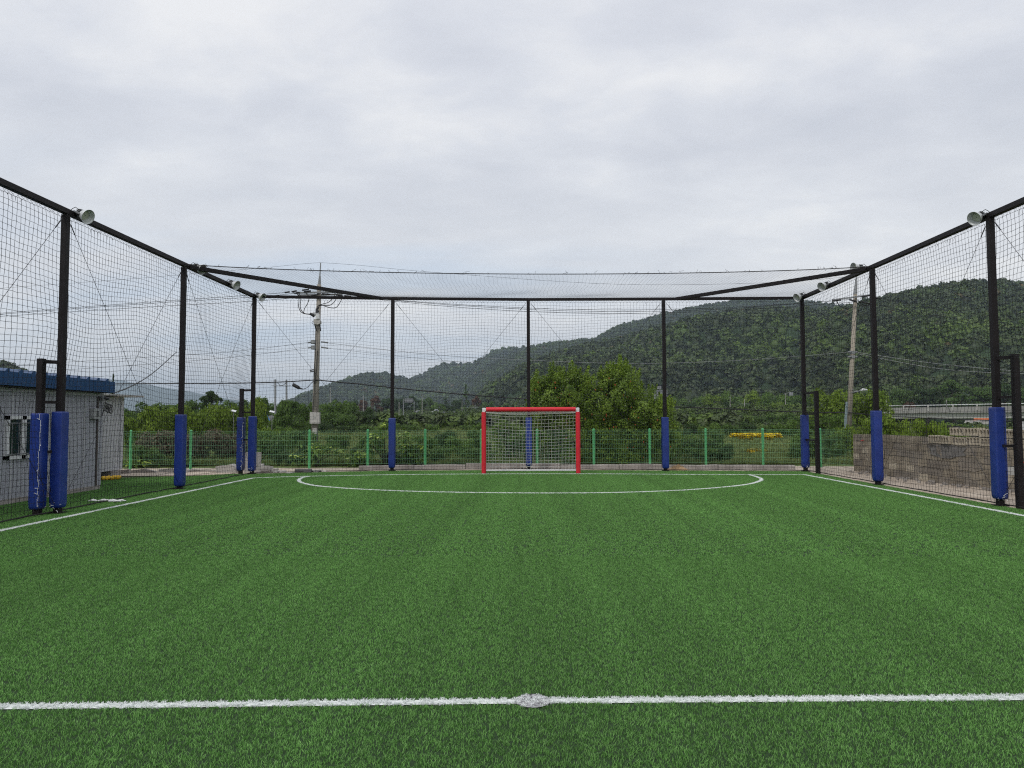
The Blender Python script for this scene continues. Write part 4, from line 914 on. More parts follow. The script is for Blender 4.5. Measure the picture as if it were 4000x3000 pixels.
# hollow blocks on top, laid on their side: holes face the pitch
def hollow(s_, z_, n, label, skew=0.0):
    p, d = wall_at(s_); ln_ = 0.095*n; h = 0.185; t_ = 0.19; ang = math.atan2(d.y, d.x); mb = MB(); e = d; nn_ = Vector((-d.y, d.x, 0))*-1
    c0 = p+Vector((0, 0, z_))
    fr = lambda u_, v_: c0+e*u_+Vector((0, 0, v_+skew*u_))
    def cell(u0, u1, v0, v1):
        A = [fr(u0, v0), fr(u1, v0), fr(u1, v1), fr(u0, v1)]; mb.quadbox([a-Vector((t_/2, 0, 0)) for a in A][:4]+[a+Vector((t_/2, 0, 0)) for a in A][:4])
    cell(0, ln_, 0, 0.028); cell(0, ln_, h-0.028, h)
    for k in range(n+1): u0 = k*(ln_-0.022)/n; cell(u0, u0+0.022, 0.0285, h-0.0285)
    # rounded hole corners
    for k in range(n):
        u0 = k*(ln_-0.022)/n+0.022; u1 = (k+1)*(ln_-0.022)/n
        for (uc, vc, su, sv) in ((u0, .029, 1, 1), (u1, .029, -1, 1), (u0, h-.029, 1, -1), (u1, h-.029, -1, -1)):
            P = [fr(uc, vc), fr(uc+su*.022, vc), fr(uc, vc+sv*.022)]; mb.prism([a-Vector((t_/2-.001, 0, 0)) for a in P], (0, 0, 0), (t_-.002, 0, 0))
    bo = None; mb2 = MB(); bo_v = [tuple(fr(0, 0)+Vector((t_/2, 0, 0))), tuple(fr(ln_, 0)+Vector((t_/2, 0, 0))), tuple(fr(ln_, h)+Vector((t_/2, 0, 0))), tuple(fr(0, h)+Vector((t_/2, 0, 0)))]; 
    mb2.quadbox([fr(0, 0)+Vector((t_/2+.001, 0, 0)), fr(ln_, 0)+Vector((t_/2+.001, 0, 0)), fr(ln_, 0)+Vector((t_/2+.03, 0, 0)), fr(0, 0)+Vector((t_/2+.03, 0, 0)), fr(0, h)+Vector((t_/2+.001, 0, 0)), fr(ln_, h)+Vector((t_/2+.001, 0, 0)), fr(ln_, h)+Vector((t_/2+.03, 0, 0)), fr(0, h)+Vector((t_/2+.03, 0, 0))])  # added plate behind the cells, coloured dark to stand for their inner shade
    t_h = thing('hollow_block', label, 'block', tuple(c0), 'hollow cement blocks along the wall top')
    mb.build('block', bm_[2], t_h); mb2.build('shade_plate', M['cavity'], t_h); return t_h
lowz = lambda s_: 0.995-0.012*(s_-3)
s_ = 4.0; i = 0; ordn = ['first', 'second', 'third', 'fourth', 'fifth', 'sixth', 'seventh', 'eighth', 'ninth', 'tenth', 'eleventh', 'twelfth', 'thirteenth', 'fourteenth', 'fifteenth', 'sixteenth']
while s_ < 9.6:
    hollow(s_, lowz(s_)+rw.uniform(-.008, .008), 4, '%s hollow cement block from left in the lower row on the wall' % ordn[i], rw.uniform(-.03, .02)); s_ += 0.40; i += 1
s_ = 4.75; i = 0
while s_ < 9.4:
    hollow(s_, lowz(s_)+0.20+rw.uniform(-.005, .02), 4, '%s hollow cement block from the left in the upper row on the wall' % ordn[i], rw.uniform(-.05, .03)); s_ += 0.41; i += 1
q, d = wall_at(6.75); 
mb = MB(); mb.box((q.x+.02, q.y, 1.42), (.16, .16, .17)); mb.box((q.x+.02, q.y, 1.512), (.19, .19, .02)); tag(mb.build('white_box', M['white'], loc=(q.x, q.y, 1.34), bevel=0.01), 'small white plastic box standing on the hollow blocks', 'box')
mb = MB(); rr = random.Random(31)
for k in range(90):
    s_ = rr.uniform(0.5, 8.5); q, d = wall_at(s_); rock_c = (q.x-rr.uniform(.12, .75)**1.3, q.y+rr.uniform(-.2, .2), 0.015); sz = rr.uniform(.02, .09)
    mb.box(rock_c, (sz, sz*rr.uniform(.6, 1.2), sz*.6), rr.uniform(0, 3))
tag(mb.build('stones', M['conc'], loc=(10, 18, 0)), 'small stones and crumbled mortar along the foot of the block wall', 'stones', kind='stuff')
# ================================================================== UTILITY POLES AND LINES
def ppt(px, py, Y=40): return at(px, py, Y)
def insulator(mb, a, b, r_=0.05):
    a, b = Vector(a), Vector(b); n = 7; pts = [a.lerp(b, k/(2*n)) for k in range(2*n+1)]; mb.tube(pts, [r_*(1 if k % 2 else 0.55) for k in range(2*n+1)], 8)
YA = 40.0
base = at(1226, 1790, YA); top = at(1247, 1112, YA)
PA = thing('utility_pole', 'tall concrete utility pole with white switch gear behind the back left net', 'utility pole', (base.x, YA, ground_z(YA)))
MB().tube([(base.x, YA, ground_z(YA)-.1), tuple(top)], [0.20, 0.115], 16).build('shaft', M['pole'], PA, smooth=True)
a, b = at(1247, 1120, YA), at(1252.5, 1027, YA)
MB().tube([tuple(a), tuple(a.lerp(b, .45)), tuple(a.lerp(b, .47)), tuple(b)], [.10, .055, .035, .03], 6).build('steel_extension', M['galv'], PA)
mb = MB()
for dy_, pyy in ((-.14, 1144), (.14, 1150), (-.14, 1163)): mb.bar(at(1160, pyy+2, YA)+Vector((0, dy_, 0)), at(1335, pyy-2, YA)+Vector((0, dy_, 0)), .09, .09)
mb.build('crossarm', M['galv'], PA)
ins = MB()
for (x0_, y0_, x1_, y1_) in ((1112, 1143, 1132, 1140), (1139, 1140, 1159, 1136), (1180, 1134, 1207, 1130), (1187, 1140, 1214, 1136), (1150, 1146, 1170, 1142), (1215, 1156, 1245, 1150), (1258, 1148, 1290, 1150), (1312, 1152, 1338, 1155), (1296, 1142, 1318, 1140), (1345, 1155, 1372, 1158)):
    insulator(ins, at(x0_, y0_, YA-.2), at(x1_, y1_, YA-.2), .055)
ins.build('insulator', M['blackrub'], PA)
wj = MB()
for pts in ([(1139, 1140), (1165, 1152), (1168, 1175), (1167, 1200), (1180, 1222), (1212, 1227)], [(1160, 1140), (1175, 1160), (1173, 1200), (1186, 1222), (1212, 1229)], [(1190, 1140), (1206, 1158), (1204, 1180), (1190, 1205), (1186, 1222)], [(1238, 1205), (1242, 1195), (1260, 1188), (1285, 1180), (1303, 1160), (1310, 1143)], [(1240, 1208), (1250, 1194), (1290, 1192), (1312, 1170), (1318, 1143)], [(1243, 1208), (1252, 1192), (1290, 1202), (1315, 1200), (1334, 1170), (1336, 1160)]):
    wj.tube(interp([at(x_, y_, YA-.25) for x_, y_ in pts], 4), 0.022, 5)
wj.build('jumper_cable', M['blackrub'], PA)
sw = MB(); insulator(sw, at(1222, 1226, YA-.3), at(1244, 1228, YA-.3), .11); sw.tube([tuple(at(1240, 1228, YA-.3)), tuple(at(1242, 1246, YA-.3))], .11, 10); sw.build('switch', M['white'], PA)
mb = MB(); mb.tube([tuple(at(1211, 1225, YA-.3)), tuple(at(1228, 1232, YA-.3))], [.06, .13], 10); mb.tube([tuple(at(1236, 1205, YA-.3)), tuple(at(1240, 1220, YA-.3))], [.05, .11], 10); mb.build('cable_boot', M['blackrub'], PA)
mb = MB(); c = at(1237, 1256, YA-.35); mb.prism([c+Vector(v_) for v_ in ((-.16, 0, .16), (.10, 0, .16), (.19, 0, .05), (.19, 0, -.1), (.05, 0, -.18), (-.14, 0, -.14), (-.18, 0, 0))], (0, 0, 0), (0, .3, 0)); mb.build('switch_box', M['conc_pale'], PA, bevel=.02)
mb = MB(); mb.bar(at(1229, 1265, YA-.3), at(1236, 1292, YA-.2), .05); mb.bar(at(1249, 1267, YA-.3), at(1252, 1293, YA-.2), .06); mb.tube([tuple(at(x_, y_, YA-.3)) for x_, y_ in ((1225, 1267), (1218, 1262), (1220, 1256), (1228, 1257))], .015, 5); mb.build('support_arm', M['blackrub'], PA)
mb = MB()
for yy in (1335, 1356): mb.tube([tuple(at(1228, yy-6, YA)), tuple(at(1228, yy+8, YA))], .19, 12); insulator(mb, at(1203, yy+3, YA-.1), at(1228, yy, YA-.1), .05); insulator(mb, at(1254, yy, YA-.1), at(1282, yy+4, YA-.1), .05)
mb.build('wire_rack', M['galv'], PA)
mb = MB(); mb.box(tuple(at(1231, 1633, YA-.28)), (.53, .26, .63)); bx1 = mb.build('equipment_box', M['conc_pale'], PA, bevel=.02)
MB().box(tuple(at(1230, 1631, YA-.415)), (.06, .012, .06)).build('box_latch', M['galv'], bx1)
MB().box(tuple(at(1230, 1684, YA-.24)), (.22, .16, .30)).build('small_box', M['conc_pale'], PA, bevel=.015)
mb = MB()
for (xa, ya, xb, yb_) in ((1234, 1290, 1228, 1440), (1240, 1370, 1230, 1500), (1228, 1440, 1222, 1610), (1236, 1695, 1240, 1780)): mb.tube([tuple(at(xa, ya, YA-.2)), tuple(at((xa+xb)/2+3, (ya+yb_)/2, YA-.24)), tuple(at(xb, yb_, YA-.22))], .022, 5)
mb.tube([tuple(at(x_, y_, YA-.25)) for x_, y_ in ((1210, 1448), (1226, 1444), (1228, 1450), (1212, 1452))], .03, 5); mb.build('cable', M['blackrub'], PA)
YB = 42.0
baseB = at(3316, 1670, YB); topB = at(3342, 1140, YB)
PBo = thing('utility_pole', 'slightly leaning pale utility pole with a street lamp beyond the right corner', 'utility pole', (baseB.x, YB, ground_z(YB)))
bz0 = Vector(baseB)-(Vector(topB)-Vector(baseB))*((baseB.z-ground_z(YB)+.1)/(topB.z-baseB.z))
MB().tube([tuple(bz0), tuple(topB)], [0.155, 0.10], 16).build('shaft', M['polewood'], PBo, smooth=True)
a, b = at(3341, 1150, YB), at(3346, 1077, YB); MB().tube([tuple(a), tuple(a.lerp(b, .6)), tuple(b)], [.115, .08, .035], 8).build('steel_extension', M['galv'], PBo)
MB().bar(at(3252, 1172, YB-.2), at(3400, 1152, YB-.2), .09, .09).build('crossarm', M['galv'], PBo)
ins = MB()
for q in ((3250, 1176, 3285, 1172), (3365, 1160, 3398, 1154), (3405, 1162, 3440, 1166), (3318, 1170, 3345, 1178), (3360, 1178, 3395, 1186)): insulator(ins, at(q[0], q[1], YB-.3), at(q[2], q[3], YB-.3), .06)
ins.build('insulator', M['blackrub'], PBo)
wj = MB()
for pts in ([(3268, 1175), (3280, 1195), (3310, 1206), (3332, 1196)], [(3350, 1172), (3370, 1190), (3392, 1192), (3402, 1172)], [(3340, 1176), (3365, 1196), (3400, 1190), (3425, 1168)]): wj.tube(interp([at(x_, y_, YB-.3) for x_, y_ in pts], 4), .024, 5)
wj.build('jumper_cable', M['blackrub'], PBo)
mb = MB()
for yy in (1376, 1394): mb.tube([tuple(at(3330, yy-5, YB)), tuple(at(3330, yy+6, YB))], .16, 12); insulator(mb, at(3312, yy, YB-.1), at(3330, yy, YB-.1), .06); insulator(mb, at(3332, yy, YB-.1), at(3350, yy, YB-.1), .06)
mb.build('wire_rack', M['galv'], PBo)
mb = MB(); mb.tube([tuple(at(x_, y_, YB-.15)) for x_, y_ in ((3326, 1533), (3345, 1530), (3366, 1525))], .03, 6); mb.tube([tuple(at(3328, 1522, YB-.15)), tuple(at(3348, 1528, YB-.15))], .02, 6); la = mb.build('lamp_arm', M['galv'], PBo)
mb = MB(); mb.tube([tuple(at(3362, 1526, YB-.15)), tuple(at(3372, 1522, YB-.15)), tuple(at(3388, 1523, YB-.15))], [.05, .09, .04], 8); mb.build('lamp_head', M['lampout'], la)
mb = MB(); a, b = at(3308, 1570, YB-3), at(3296, 1755, YB-3); mb.tube([tuple(b), tuple(a)], .065, 10); tag(mb.build('slim_pole', mat('blue_grey_pole', (0.2, 0.26, 0.28), 0.6), loc=tuple(b)), 'short blue-grey pole leaning beside the right utility pole', 'pole')
# two slim steel poles with a crossbar
for px, yt, lab, ext in ((1075, 1482, 'left one of two slim steel poles rising from the trees', (1060, 1098)), (1119, 1483, 'right one of two slim steel poles rising from the trees', (1098, 1136))):
    Y_ = 70; a = at(px, yt, Y_); t = thing('steel_pole', lab, 'pole', (a.x, Y_, ground_z(Y_)), 'slim steel poles'); MB().tube([(a.x+.1, Y_, ground_z(Y_)), tuple(a)], [.13, .09], 8).build('shaft', M['galv'], t); MB().bar(at(ext[0], 1507, Y_-.1), at(ext[1], 1507, Y_-.1), .06).build('crossbar', M['galv'], t)
# overhead lines
def wire(label, pts, r_=0.012, m='blackrub', group='overhead lines', name='overhead_line'):
    P = interp([at(*p) for p in pts], 8); mb = MB(); mb.tube(P, r_, 5, False); return tag(mb.build(name, M[m], loc=tuple(P[0])), label, 'power line', group)
YL = 46
wire('thin earth wire from the top of the left utility pole to the left', [(-60, 1130, YL), (500, 1090, 43), (994, 1049, 41), (1180, 1031, YA), (1252, 1026, YA)], .007)
wire('thin earth wire from the top of the left utility pole to the right', [(1252, 1026, YA), (1400, 1036, 40.2), (1700, 1064, 41), (2400, 1110, 41.5), (3000, 1104, 42), (3346, 1078, YB)], .007)
wire('upper of three black lines running left from the insulators', [(-60, 1228, YL), (500, 1186, 43), (994, 1152, 41), (1112, 1143, YA-.2)], .013)
wire('middle of three black lines running left from the insulators', [(-60, 1232, YL), (500, 1191, 43), (994, 1160, 41), (1150, 1146, YA-.2)], .013)
wire('lower of three black lines running left from the insulators', [(-60, 1240, YL), (500, 1204, 43), (994, 1176, 41), (1215, 1157, YA-.2)], .013)
wire('upper of three black lines crossing behind the goal between the two poles', [(1372, 1158, YA-.2), (1800, 1190, 40.5), (2300, 1210, 41), (2800, 1203, 41.5), (3250, 1176, YB-.3)], .012)
wire('middle of three black lines crossing behind the goal between the two poles', [(1338, 1155, YA-.2), (1800, 1194, 40.5), (2300, 1216, 41), (2800, 1208, 41.5), (3318, 1170, YB-.3)], .012)
wire('lower of three black lines crossing behind the goal between the two poles', [(1290, 1150, YA-.2), (1800, 1201, 40.5), (2300, 1224, 41), (2800, 1215, 41.5), (3360, 1178, YB-.3)], .012)
wire('upper service wire running left from the wire rack of the left pole', [(-60, 1434, YL), (500, 1400, 43), (900, 1374, 41), (1203, 1338, YA-.1)], .009)
wire('lower service wire running left from the wire rack of the left pole', [(-60, 1466, YL), (500, 1428, 43), (900, 1396, 41), (1203, 1359, YA-.1)], .009)
wire('upper pale service wire between the racks of the two poles', [(1282, 1340, YA-.1), (1700, 1386, 40.5), (2062, 1407, 41), (2474, 1420, 41), (2900, 1407, 41.5), (3312, 1376, YB-.1)], .011, 'galv')
wire('lower dark service wire leaving the left pole for the right', [(1282, 1360, YA-.1), (1500, 1385, 40.3), (1700, 1405, 40.6), (2200, 1440, 41), (2900, 1430, 41.5), (3312, 1396, YB-.1)], .007)
wire('upper pale wire running right from the leaning pole', [(3350, 1377, YB-.1), (3600, 1413, 40), (3800, 1435, 39), (4100, 1460, 37)], .012, 'galv')
wire('lower pale wire running right from the leaning pole', [(3350, 1382, YB-.1), (3600, 1430, 40), (3800, 1452, 39), (4100, 1462, 37)], .012, 'galv')
wire('upper high line running right from the leaning pole', [(3440, 1166, YB-.3), (3700, 1214, 41), (4100, 1262, 39)], .010)
wire('lower high line running right from the leaning pole', [(3395, 1186, YB-.3), (3700, 1240, 41), (4100, 1296, 39)], .010)
fat = wire('thick black telephone cable running left from the pole', [(330, 1540, 17.6) if False else (-60, 1506, YL), (500, 1499, 43), (900, 1497, 41), (1100, 1492, 40), (1232, 1484, YA-.2)], .032)
fat2 = wire('thick black telephone cable sagging right behind the goal between the poles', [(1232, 1484, YA-.2), (1400, 1500, 40), (1700, 1531, 40.5), (2062, 1559, 41), (2602, 1587, 41.5), (3123, 1609, 42), (3320, 1612, YB-.2)], .032)
wire('black telephone cable running right from the leaning pole over the bushes', [(3320, 1612, YB-.2), (3507, 1628, 41), (3954, 1645, 38), (4100, 1648, 37)], .028)
wire('dark drop cable from the grey hut up to the left net post', [(440, 1537, 17.2), (520, 1505, 20), (600, 1455, 25), (690, 1375, 30)], .016)
mb = MB(); a, b = at(1143, 1502, YA-.1), at(1172, 1517, YA-.1); mb.tube([a, a.lerp(b, .1), a.lerp(b, .75), b, at(1185, 1520, YA-.1)], [.06, .10, .10, .05, .02], 10)
t = thing('splice_closure', 'black cylinder hanging from the telephone cable left of the pole', 'cable closure', tuple(a)); mb.build('body', M['blackrub'], t)
mb = MB(); mb.tube(interp([at(x_, y_, YA-.1) for x_, y_ in ((1185, 1520), (1200, 1514), (1215, 1498), (1226, 1488))], 4), .018, 5); mb.tube(interp([at(x_, y_, YA-.1) for x_, y_ in ((1148, 1503), (1146, 1496), (1150, 1491))], 4), .015, 5); mb.tube(interp([at(x_, y_, YA-.1) for x_, y_ in ((1085, 1495), (1095, 1506), (1110, 1502), (1118, 1493))], 4), .015, 5); mb.build('tail_cable', M['blackrub'], t)
# ================================================================== HILLS
hx = lambda P: (np.array([p[0] for p in P], float), np.array([p[1] for p in P], float))
def vnoise(x, y, seed, sc):
    r0 = np.random.default_rng(seed); out = 0
    for k in range(7):
        a = r0.uniform(0, 6.28); f_ = 1.9**k*0.5; out = out+np.sin((x*math.cos(a)+y*math.sin(a))/sc*f_*6.28+r0.uniform(0, 6.28))/(1.7**k)*0.6
    return out
def hill(name, ridge, Yf, Yr, seed, canopy=None, ncol=160, nrow=36, foot_z=0.0, amp=0.05, label=None, csize=7, bow=0.0):
    """heightfield: rises from distance Yf to the ridge line seen against the sky at distance Yr"""
    rx, ry = hx(ridge); cols = np.linspace(rx[0], rx[-1], ncol); top = np.interp(cols, rx, ry)
    V = np.zeros((nrow+8, ncol, 3))
    for i, (c, ty) in enumerate(zip(cols, top)):
        pr_ = at(c, ty, Yr); d = ray(c, 1639); dx = d[0]/d[1]; zr = pr_.z-(canopy*0.6 if canopy else 0)
        for j in range(nrow):
            t = j/(nrow-1); Y_ = Yf+(Yr-Yf)*t; e = (1-(1-t)**1.35)*0.55+0.45*t
            V[j, i] = (dx*Y_, Y_, foot_z+(zr-foot_z)*e)
        for j in range(8): Y_ = Yr+(Yr-Yf)*0.12*(j+1); V[nrow+j, i] = (dx*Y_, Y_, foot_z+(zr-foot_z)*(1-(j+1)/8*0.6))
    T = np.linspace(0, 1, nrow)[:, None]; bell = np.sin(np.pi*np.clip(T, 0, 1))**0.8
    nz = vnoise(V[:nrow, :, 0], V[:nrow, :, 1]*0.6, seed, (Yr-Yf)*0.55); V[:nrow, :, 2] += nz*bell*amp*(Yr-Yf); V[:nrow, :, 2] = np.maximum(V[:nrow, :, 2], foot_z-2)
    # never rise above the skyline ray
    lim = np.array([at(c, ty, 1000.0).z-CAMH for c, ty in zip(cols, top)])/1000.0
    V[:nrow, :, 2] = np.minimum(V[:nrow, :, 2], CAMH+lim[None]*V[:nrow, :, 1]*(0.90+0.10*T)-(canopy or 0)*0.5)
    m_, n_ = V.shape[:2]; idx = np.arange(m_*n_).reshape(m_, n_); Fq = np.stack([idx[:-1, :-1], idx[:-1, 1:], idx[1:, 1:], idx[1:, :-1]], 2).reshape(-1, 4)
    me = npmesh(name, V.reshape(-1, 3), Fq, [M['hill'] if canopy else M['farhill']], smooth=True); o = bpy.data.objects.new(name, me); col.objects.link(o); tag(o, kind='structure')
    if canopy:
        r0 = np.random.default_rng(seed); Vf = V[:nrow+3]; area = 0
        w = abs(Vf[-4, -1, 0]-Vf[-4, 0, 0]); n_pts = int(w*(Yr-Yf)*1.05/(csize*0.72)**2)
        a = r0.uniform(0, ncol-1.001, n_pts*2); b = r0.uniform(0, nrow+1.999, n_pts*2)
        Yloc = Yf+(Yr-Yf)*np.minimum(b/(nrow-1), 1); keep = r0.uniform(size=len(a)) < Yloc/Yr; a, b = a[keep][:n_pts], b[keep][:n_pts]
        i0 = a.astype(int); j0 = b.astype(int); fa = (a-i0)[:, None]; fb = (b-j0)[:, None]
        P = (Vf[j0, i0]*(1-fa)+Vf[j0, i0+1]*fa)*(1-fb)+(Vf[j0+1, i0]*(1-fa)+Vf[j0+1, i0+1]*fa)*fb
        s_ = csize*r0.uniform(0.38, 0.72, len(P)); sc = np.stack([s_, s_, s_*r0.uniform(0.8, 1.3, len(P))], 1)
        tn = 0.5+0.22*vnoise(P[:, 0], P[:, 1], seed+5, 170)+0.2*vnoise(P[:, 0], P[:, 1], seed+6, 50)+r0.normal(0, 0.15, len(P)); tn = np.clip(tn, 0.02, 0.9); tn[r0.uniform(size=len(P)) < 0.011] = 1.0
        P[:, 2] -= s_*0.5
        scatter(name+'_forest', P, CANOPY, label, scale=sc, tint=tn, cat='forest')
    return o
tstops = [(0.0, (0.5, 0.58, 0.75)), (0.35, (0.95, 0.82, 0.82)), (0.6, (1.2, 1.15, 0.95)), (0.9, (1.9, 1.9, 0.9)), (0.97, (1.6, 1.5, 0.9)), (1.0, (2.6, 1.25, 1.2))]
M['canopy'] = leafmat('forest_canopy', (0.028, 0.052, 0.017), (0.076, 0.114, 0.038), vs_=1.2, inst=tstops, trans=0.15)
def canopy_mesh(seed):
    rng = np.random.default_rng(seed); V = []; Fs = []; lvs = []; nb = 0
    for i in range(7):
        th = rng.uniform(0, 6.28); rad = rng.uniform(0.2, 0.6) if i else 0; c = np.array([rad*math.cos(th), rad*math.sin(th), rng.uniform(0.5, 1.25)]); lr = rng.uniform(0.32, 0.55)
        n = 26; d = rng.normal(size=(n, 3)); d[:, 2] = np.abs(d[:, 2])*0.9+0.05; d /= np.linalg.norm(d, axis=1)[:, None]
        v, f, a = leaves(c+d*lr*rng.uniform(.8, 1.05, (n, 1)), d, 0.19, rng, rng.uniform(0, 1, n), 0.75); V.append(v); Fs.append(f+nb); lvs.append(a); nb += len(v)
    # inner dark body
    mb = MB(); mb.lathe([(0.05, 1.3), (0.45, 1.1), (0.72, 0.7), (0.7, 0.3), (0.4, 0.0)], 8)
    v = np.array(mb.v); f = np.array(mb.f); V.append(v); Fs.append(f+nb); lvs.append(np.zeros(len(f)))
    return npmesh('canopy', np.concatenate(V), np.concatenate(Fs), [M['canopy']], {'lv': ('FACE', np.concatenate(lvs))})
CANOPY = [canopy_mesh(300+i) for i in range(5)]
hill('hill', [(3150, 1300), (3250, 1245), (3347, 1207), (3427, 1190), (3521, 1165), (3630, 1145), (3738, 1125), (3810, 1116), (4000, 1111), (4300, 1100)], 330, 760, 1, 4, label='dense dark green forest on the high hillside at the right', csize=10, amp=0.08)
hill('hill', [(1880, 1560), (1953, 1500), (2062, 1440), (2200, 1385), (2400, 1345), (2550, 1305), (2700, 1262), (2850, 1235), (3000, 1222), (3200, 1228), (3400, 1222), (3500, 1250)], 380, 900, 2, 4, label='mixed green forest on the middle hillside behind the goal', csize=11, amp=0.08)
hill('hill', [(1850, 1470), (1888, 1447), (1953, 1415), (2062, 1361), (2087, 1352), (2152, 1342), (2240, 1336), (2324, 1329), (2369, 1305), (2423, 1275), (2472, 1263), (2595, 1230), (2689, 1208), (2805, 1185), (2906, 1169), (3015, 1171), (3123, 1174), (3196, 1181), (3304, 1198), (3420, 1215)], 1150, 1750, 3, 5, label='forest on the rear ridge that rises towards the right', csize=10, amp=0.04)
hill('hill', [(1560, 1540), (1620, 1478), (1652, 1464), (1700, 1437), (1765, 1424), (1801, 1431), (1852, 1420), (1888, 1404), (1931, 1375), (1982, 1364), (2030, 1362), (2120, 1372)], 1500, 2300, 4, 7, label='hazy forest on the rounded middle peak', csize=17, amp=0.04)
hill('hill', [(1100, 1590), (1178, 1555), (1225, 1537), (1262, 1524), (1334, 1497), (1388, 1477), (1442, 1469), (1515, 1467), (1569, 1482), (1640, 1500), (1760, 1530)], 1300, 2000, 5, 7, label='hazy forest on the low rounded hill near the pole', csize=15, amp=0.04)
hill('hill', [(-260, 1340), (0, 1409), (22, 1418), (54, 1433), (87, 1448), (113, 1467), (150, 1490), (230, 1530)], 300, 460, 6, 4, label='forest on the hillside above the blue roof', csize=7)
hill('mountain_ridge', [(150, 1540), (230, 1505), (271, 1490), (339, 1479), (407, 1479), (475, 1486), (560, 1505), (640, 1530)], 7200, 8600, 7, None, amp=0.02)
hill('mountain_ridge', [(300, 1560), (420, 1510), (500, 1495), (560, 1500), (633, 1513), (723, 1526), (791, 1540), (900, 1560), (1050, 1580)], 5800, 7000, 8, None, amp=0.02)
# ================================================================== HIGHWAY
rd = [(1100, 430), (1450, 385), (1700, 360), (2100, 300), (2600, 250), (3050, 215), (3450, 186), (4000, 158), (4400, 142)]
zz = [4.7, 4.7, 4.65, 4.55, 4.4, 3.9, 3.45, 3.4, 3.4]; RP = [Vector((at(px, 1639, Y_).x, Y_, z_)) for (px, Y_), z_ in zip(rd, zz)]; RPs = interp(RP, 6); ZR = 4.5
def road_z(Y_): return float(np.interp(Y_, [p.y for p in RPs][::-1], [p.z for p in RPs][::-1]))
def strip_along(path, offs, closed=False):
    mb = MB(); n = len(path); k = len(offs)
    for i, p in enumerate(path):
        t = (path[min(i+1, n-1)]-path[max(i-1, 0)]); t.z = 0; t.normalize(); s = Vector((t.y, -t.x, 0))
        for (o_, z_) in offs: q = p+s*o_; mb.v.append((q.x, q.y, p.z+z_))
    for i in range(n-1):
        for j in range(k-1): mb.f.append((i*k+j, (i+1)*k+j, (i+1)*k+j+1, i*k+j+1))
    return mb
split = 36   # index of the bridge start in RPs
tag(strip_along(RPs, [(-9, 0), (9, 0)]).build('highway', M['asphalt']), kind='structure')
tag(strip_along(RPs[:split+1], [(-26, -6), (-9.02, -.05), (9.02, -.05), (26, -6)]).build('road_embankment', M['soil']), kind='structure')
mb = strip_along(RPs[:split+1], [(8.6, .45), (8.62, .8)]); 
for p, q in zip(RPs[:split], RPs[1:split+1]):
    t = (q-p).normalized(); s = Vector((t.y, -t.x, 0)); n = int((q-p).length/4)
    for k in range(n): c = p+(q-p)*k/n+s*8.6; mb.box((c.x, c.y, c.z+.4), (.14, .14, .85))
tag(mb.build('guard_rail', M['galv'], loc=(0, 0, 0)), 'grey steel guard rail along the raised highway behind the trees', 'guard rail')
# bridge
BR = thing('bridge', 'pale concrete girder bridge with metal handrail beyond the block wall', 'bridge', tuple(RPs[-8]))
bp2 = RPs[split:]
strip_along(bp2, [(-9.3, -.6), (9.3, -.6), (9.3, -.15), (9.3, .75), (9.05, .75), (9.05, -.1)]).build('parapet', mat('bridge_concrete_stained', (0.20, 0.195, 0.185), 0.9, 0, 0, .8, (0.34, 0.33, 0.31), coords='World', stretch=(1, 1, .3)), BR)
strip_along(bp2, [(-8.5, -1.85), (8.3, -1.85), (8.7, -1.78), (8.7, -.62)]).build('girder', mat('bridge_concrete', (0.40, 0.40, 0.37), 0.85, 0, 0.06, .5, coords='World'), BR)
mb = MB(); rl = strip_along(bp2, [(9.2, 1.15), (9.2, 1.3), (9.1, 1.3)]); rl.build('handrail', M['white'], BR)
for p, q in zip(bp2[:-1], bp2[1:]):
    t = (q-p).normalized(); s = Vector((t.y, -t.x, 0)); n = max(1, int((q-p).length/5))
    for k in range(n): c = p+(q-p)*k/n+s*9.35; mb.box((c.x, c.y, c.z+.55), (.22, .22, 1.3))
mb.build('rail_posts', M['conc_pale'], BR)
for k in (1, 7):
    if k < len(bp2): c = bp2[k]; MB().box((c.x, c.y, (c.z-1.85)/2-.6), (2.2, 14, c.z-1.85+1.2)).build('pier', M['conc'], BR)
# underpass parapet, left
a, b = at(1475, 1622, 372), at(1620, 1622, 366); t = thing('bridge', 'small concrete underpass parapet with railing left of the padded back post', 'bridge', tuple(a))
MB().bar(a, b, .5, 1.1).build('parapet', M['conc_pale'], t)
mb = MB()
for k in range(14): c = a.lerp(b, k/13); mb.box((c.x, c.y-.3, c.z+.9), (.15, .15, .9))
mb.bar(a+Vector((0, -.3, 1.3)), b+Vector((0, -.3, 1.3)), .12); mb.bar(a+Vector((0, -.3, .9)), b+Vector((0, -.3, .9)), .1); mb.build('railing', M['galv'], t)
c = at(1480, 1650, 371); MB().box((c.x+1, 371, 1.2), (2.2, 1.2, 5.2)).build('pier', M['conc'], t)
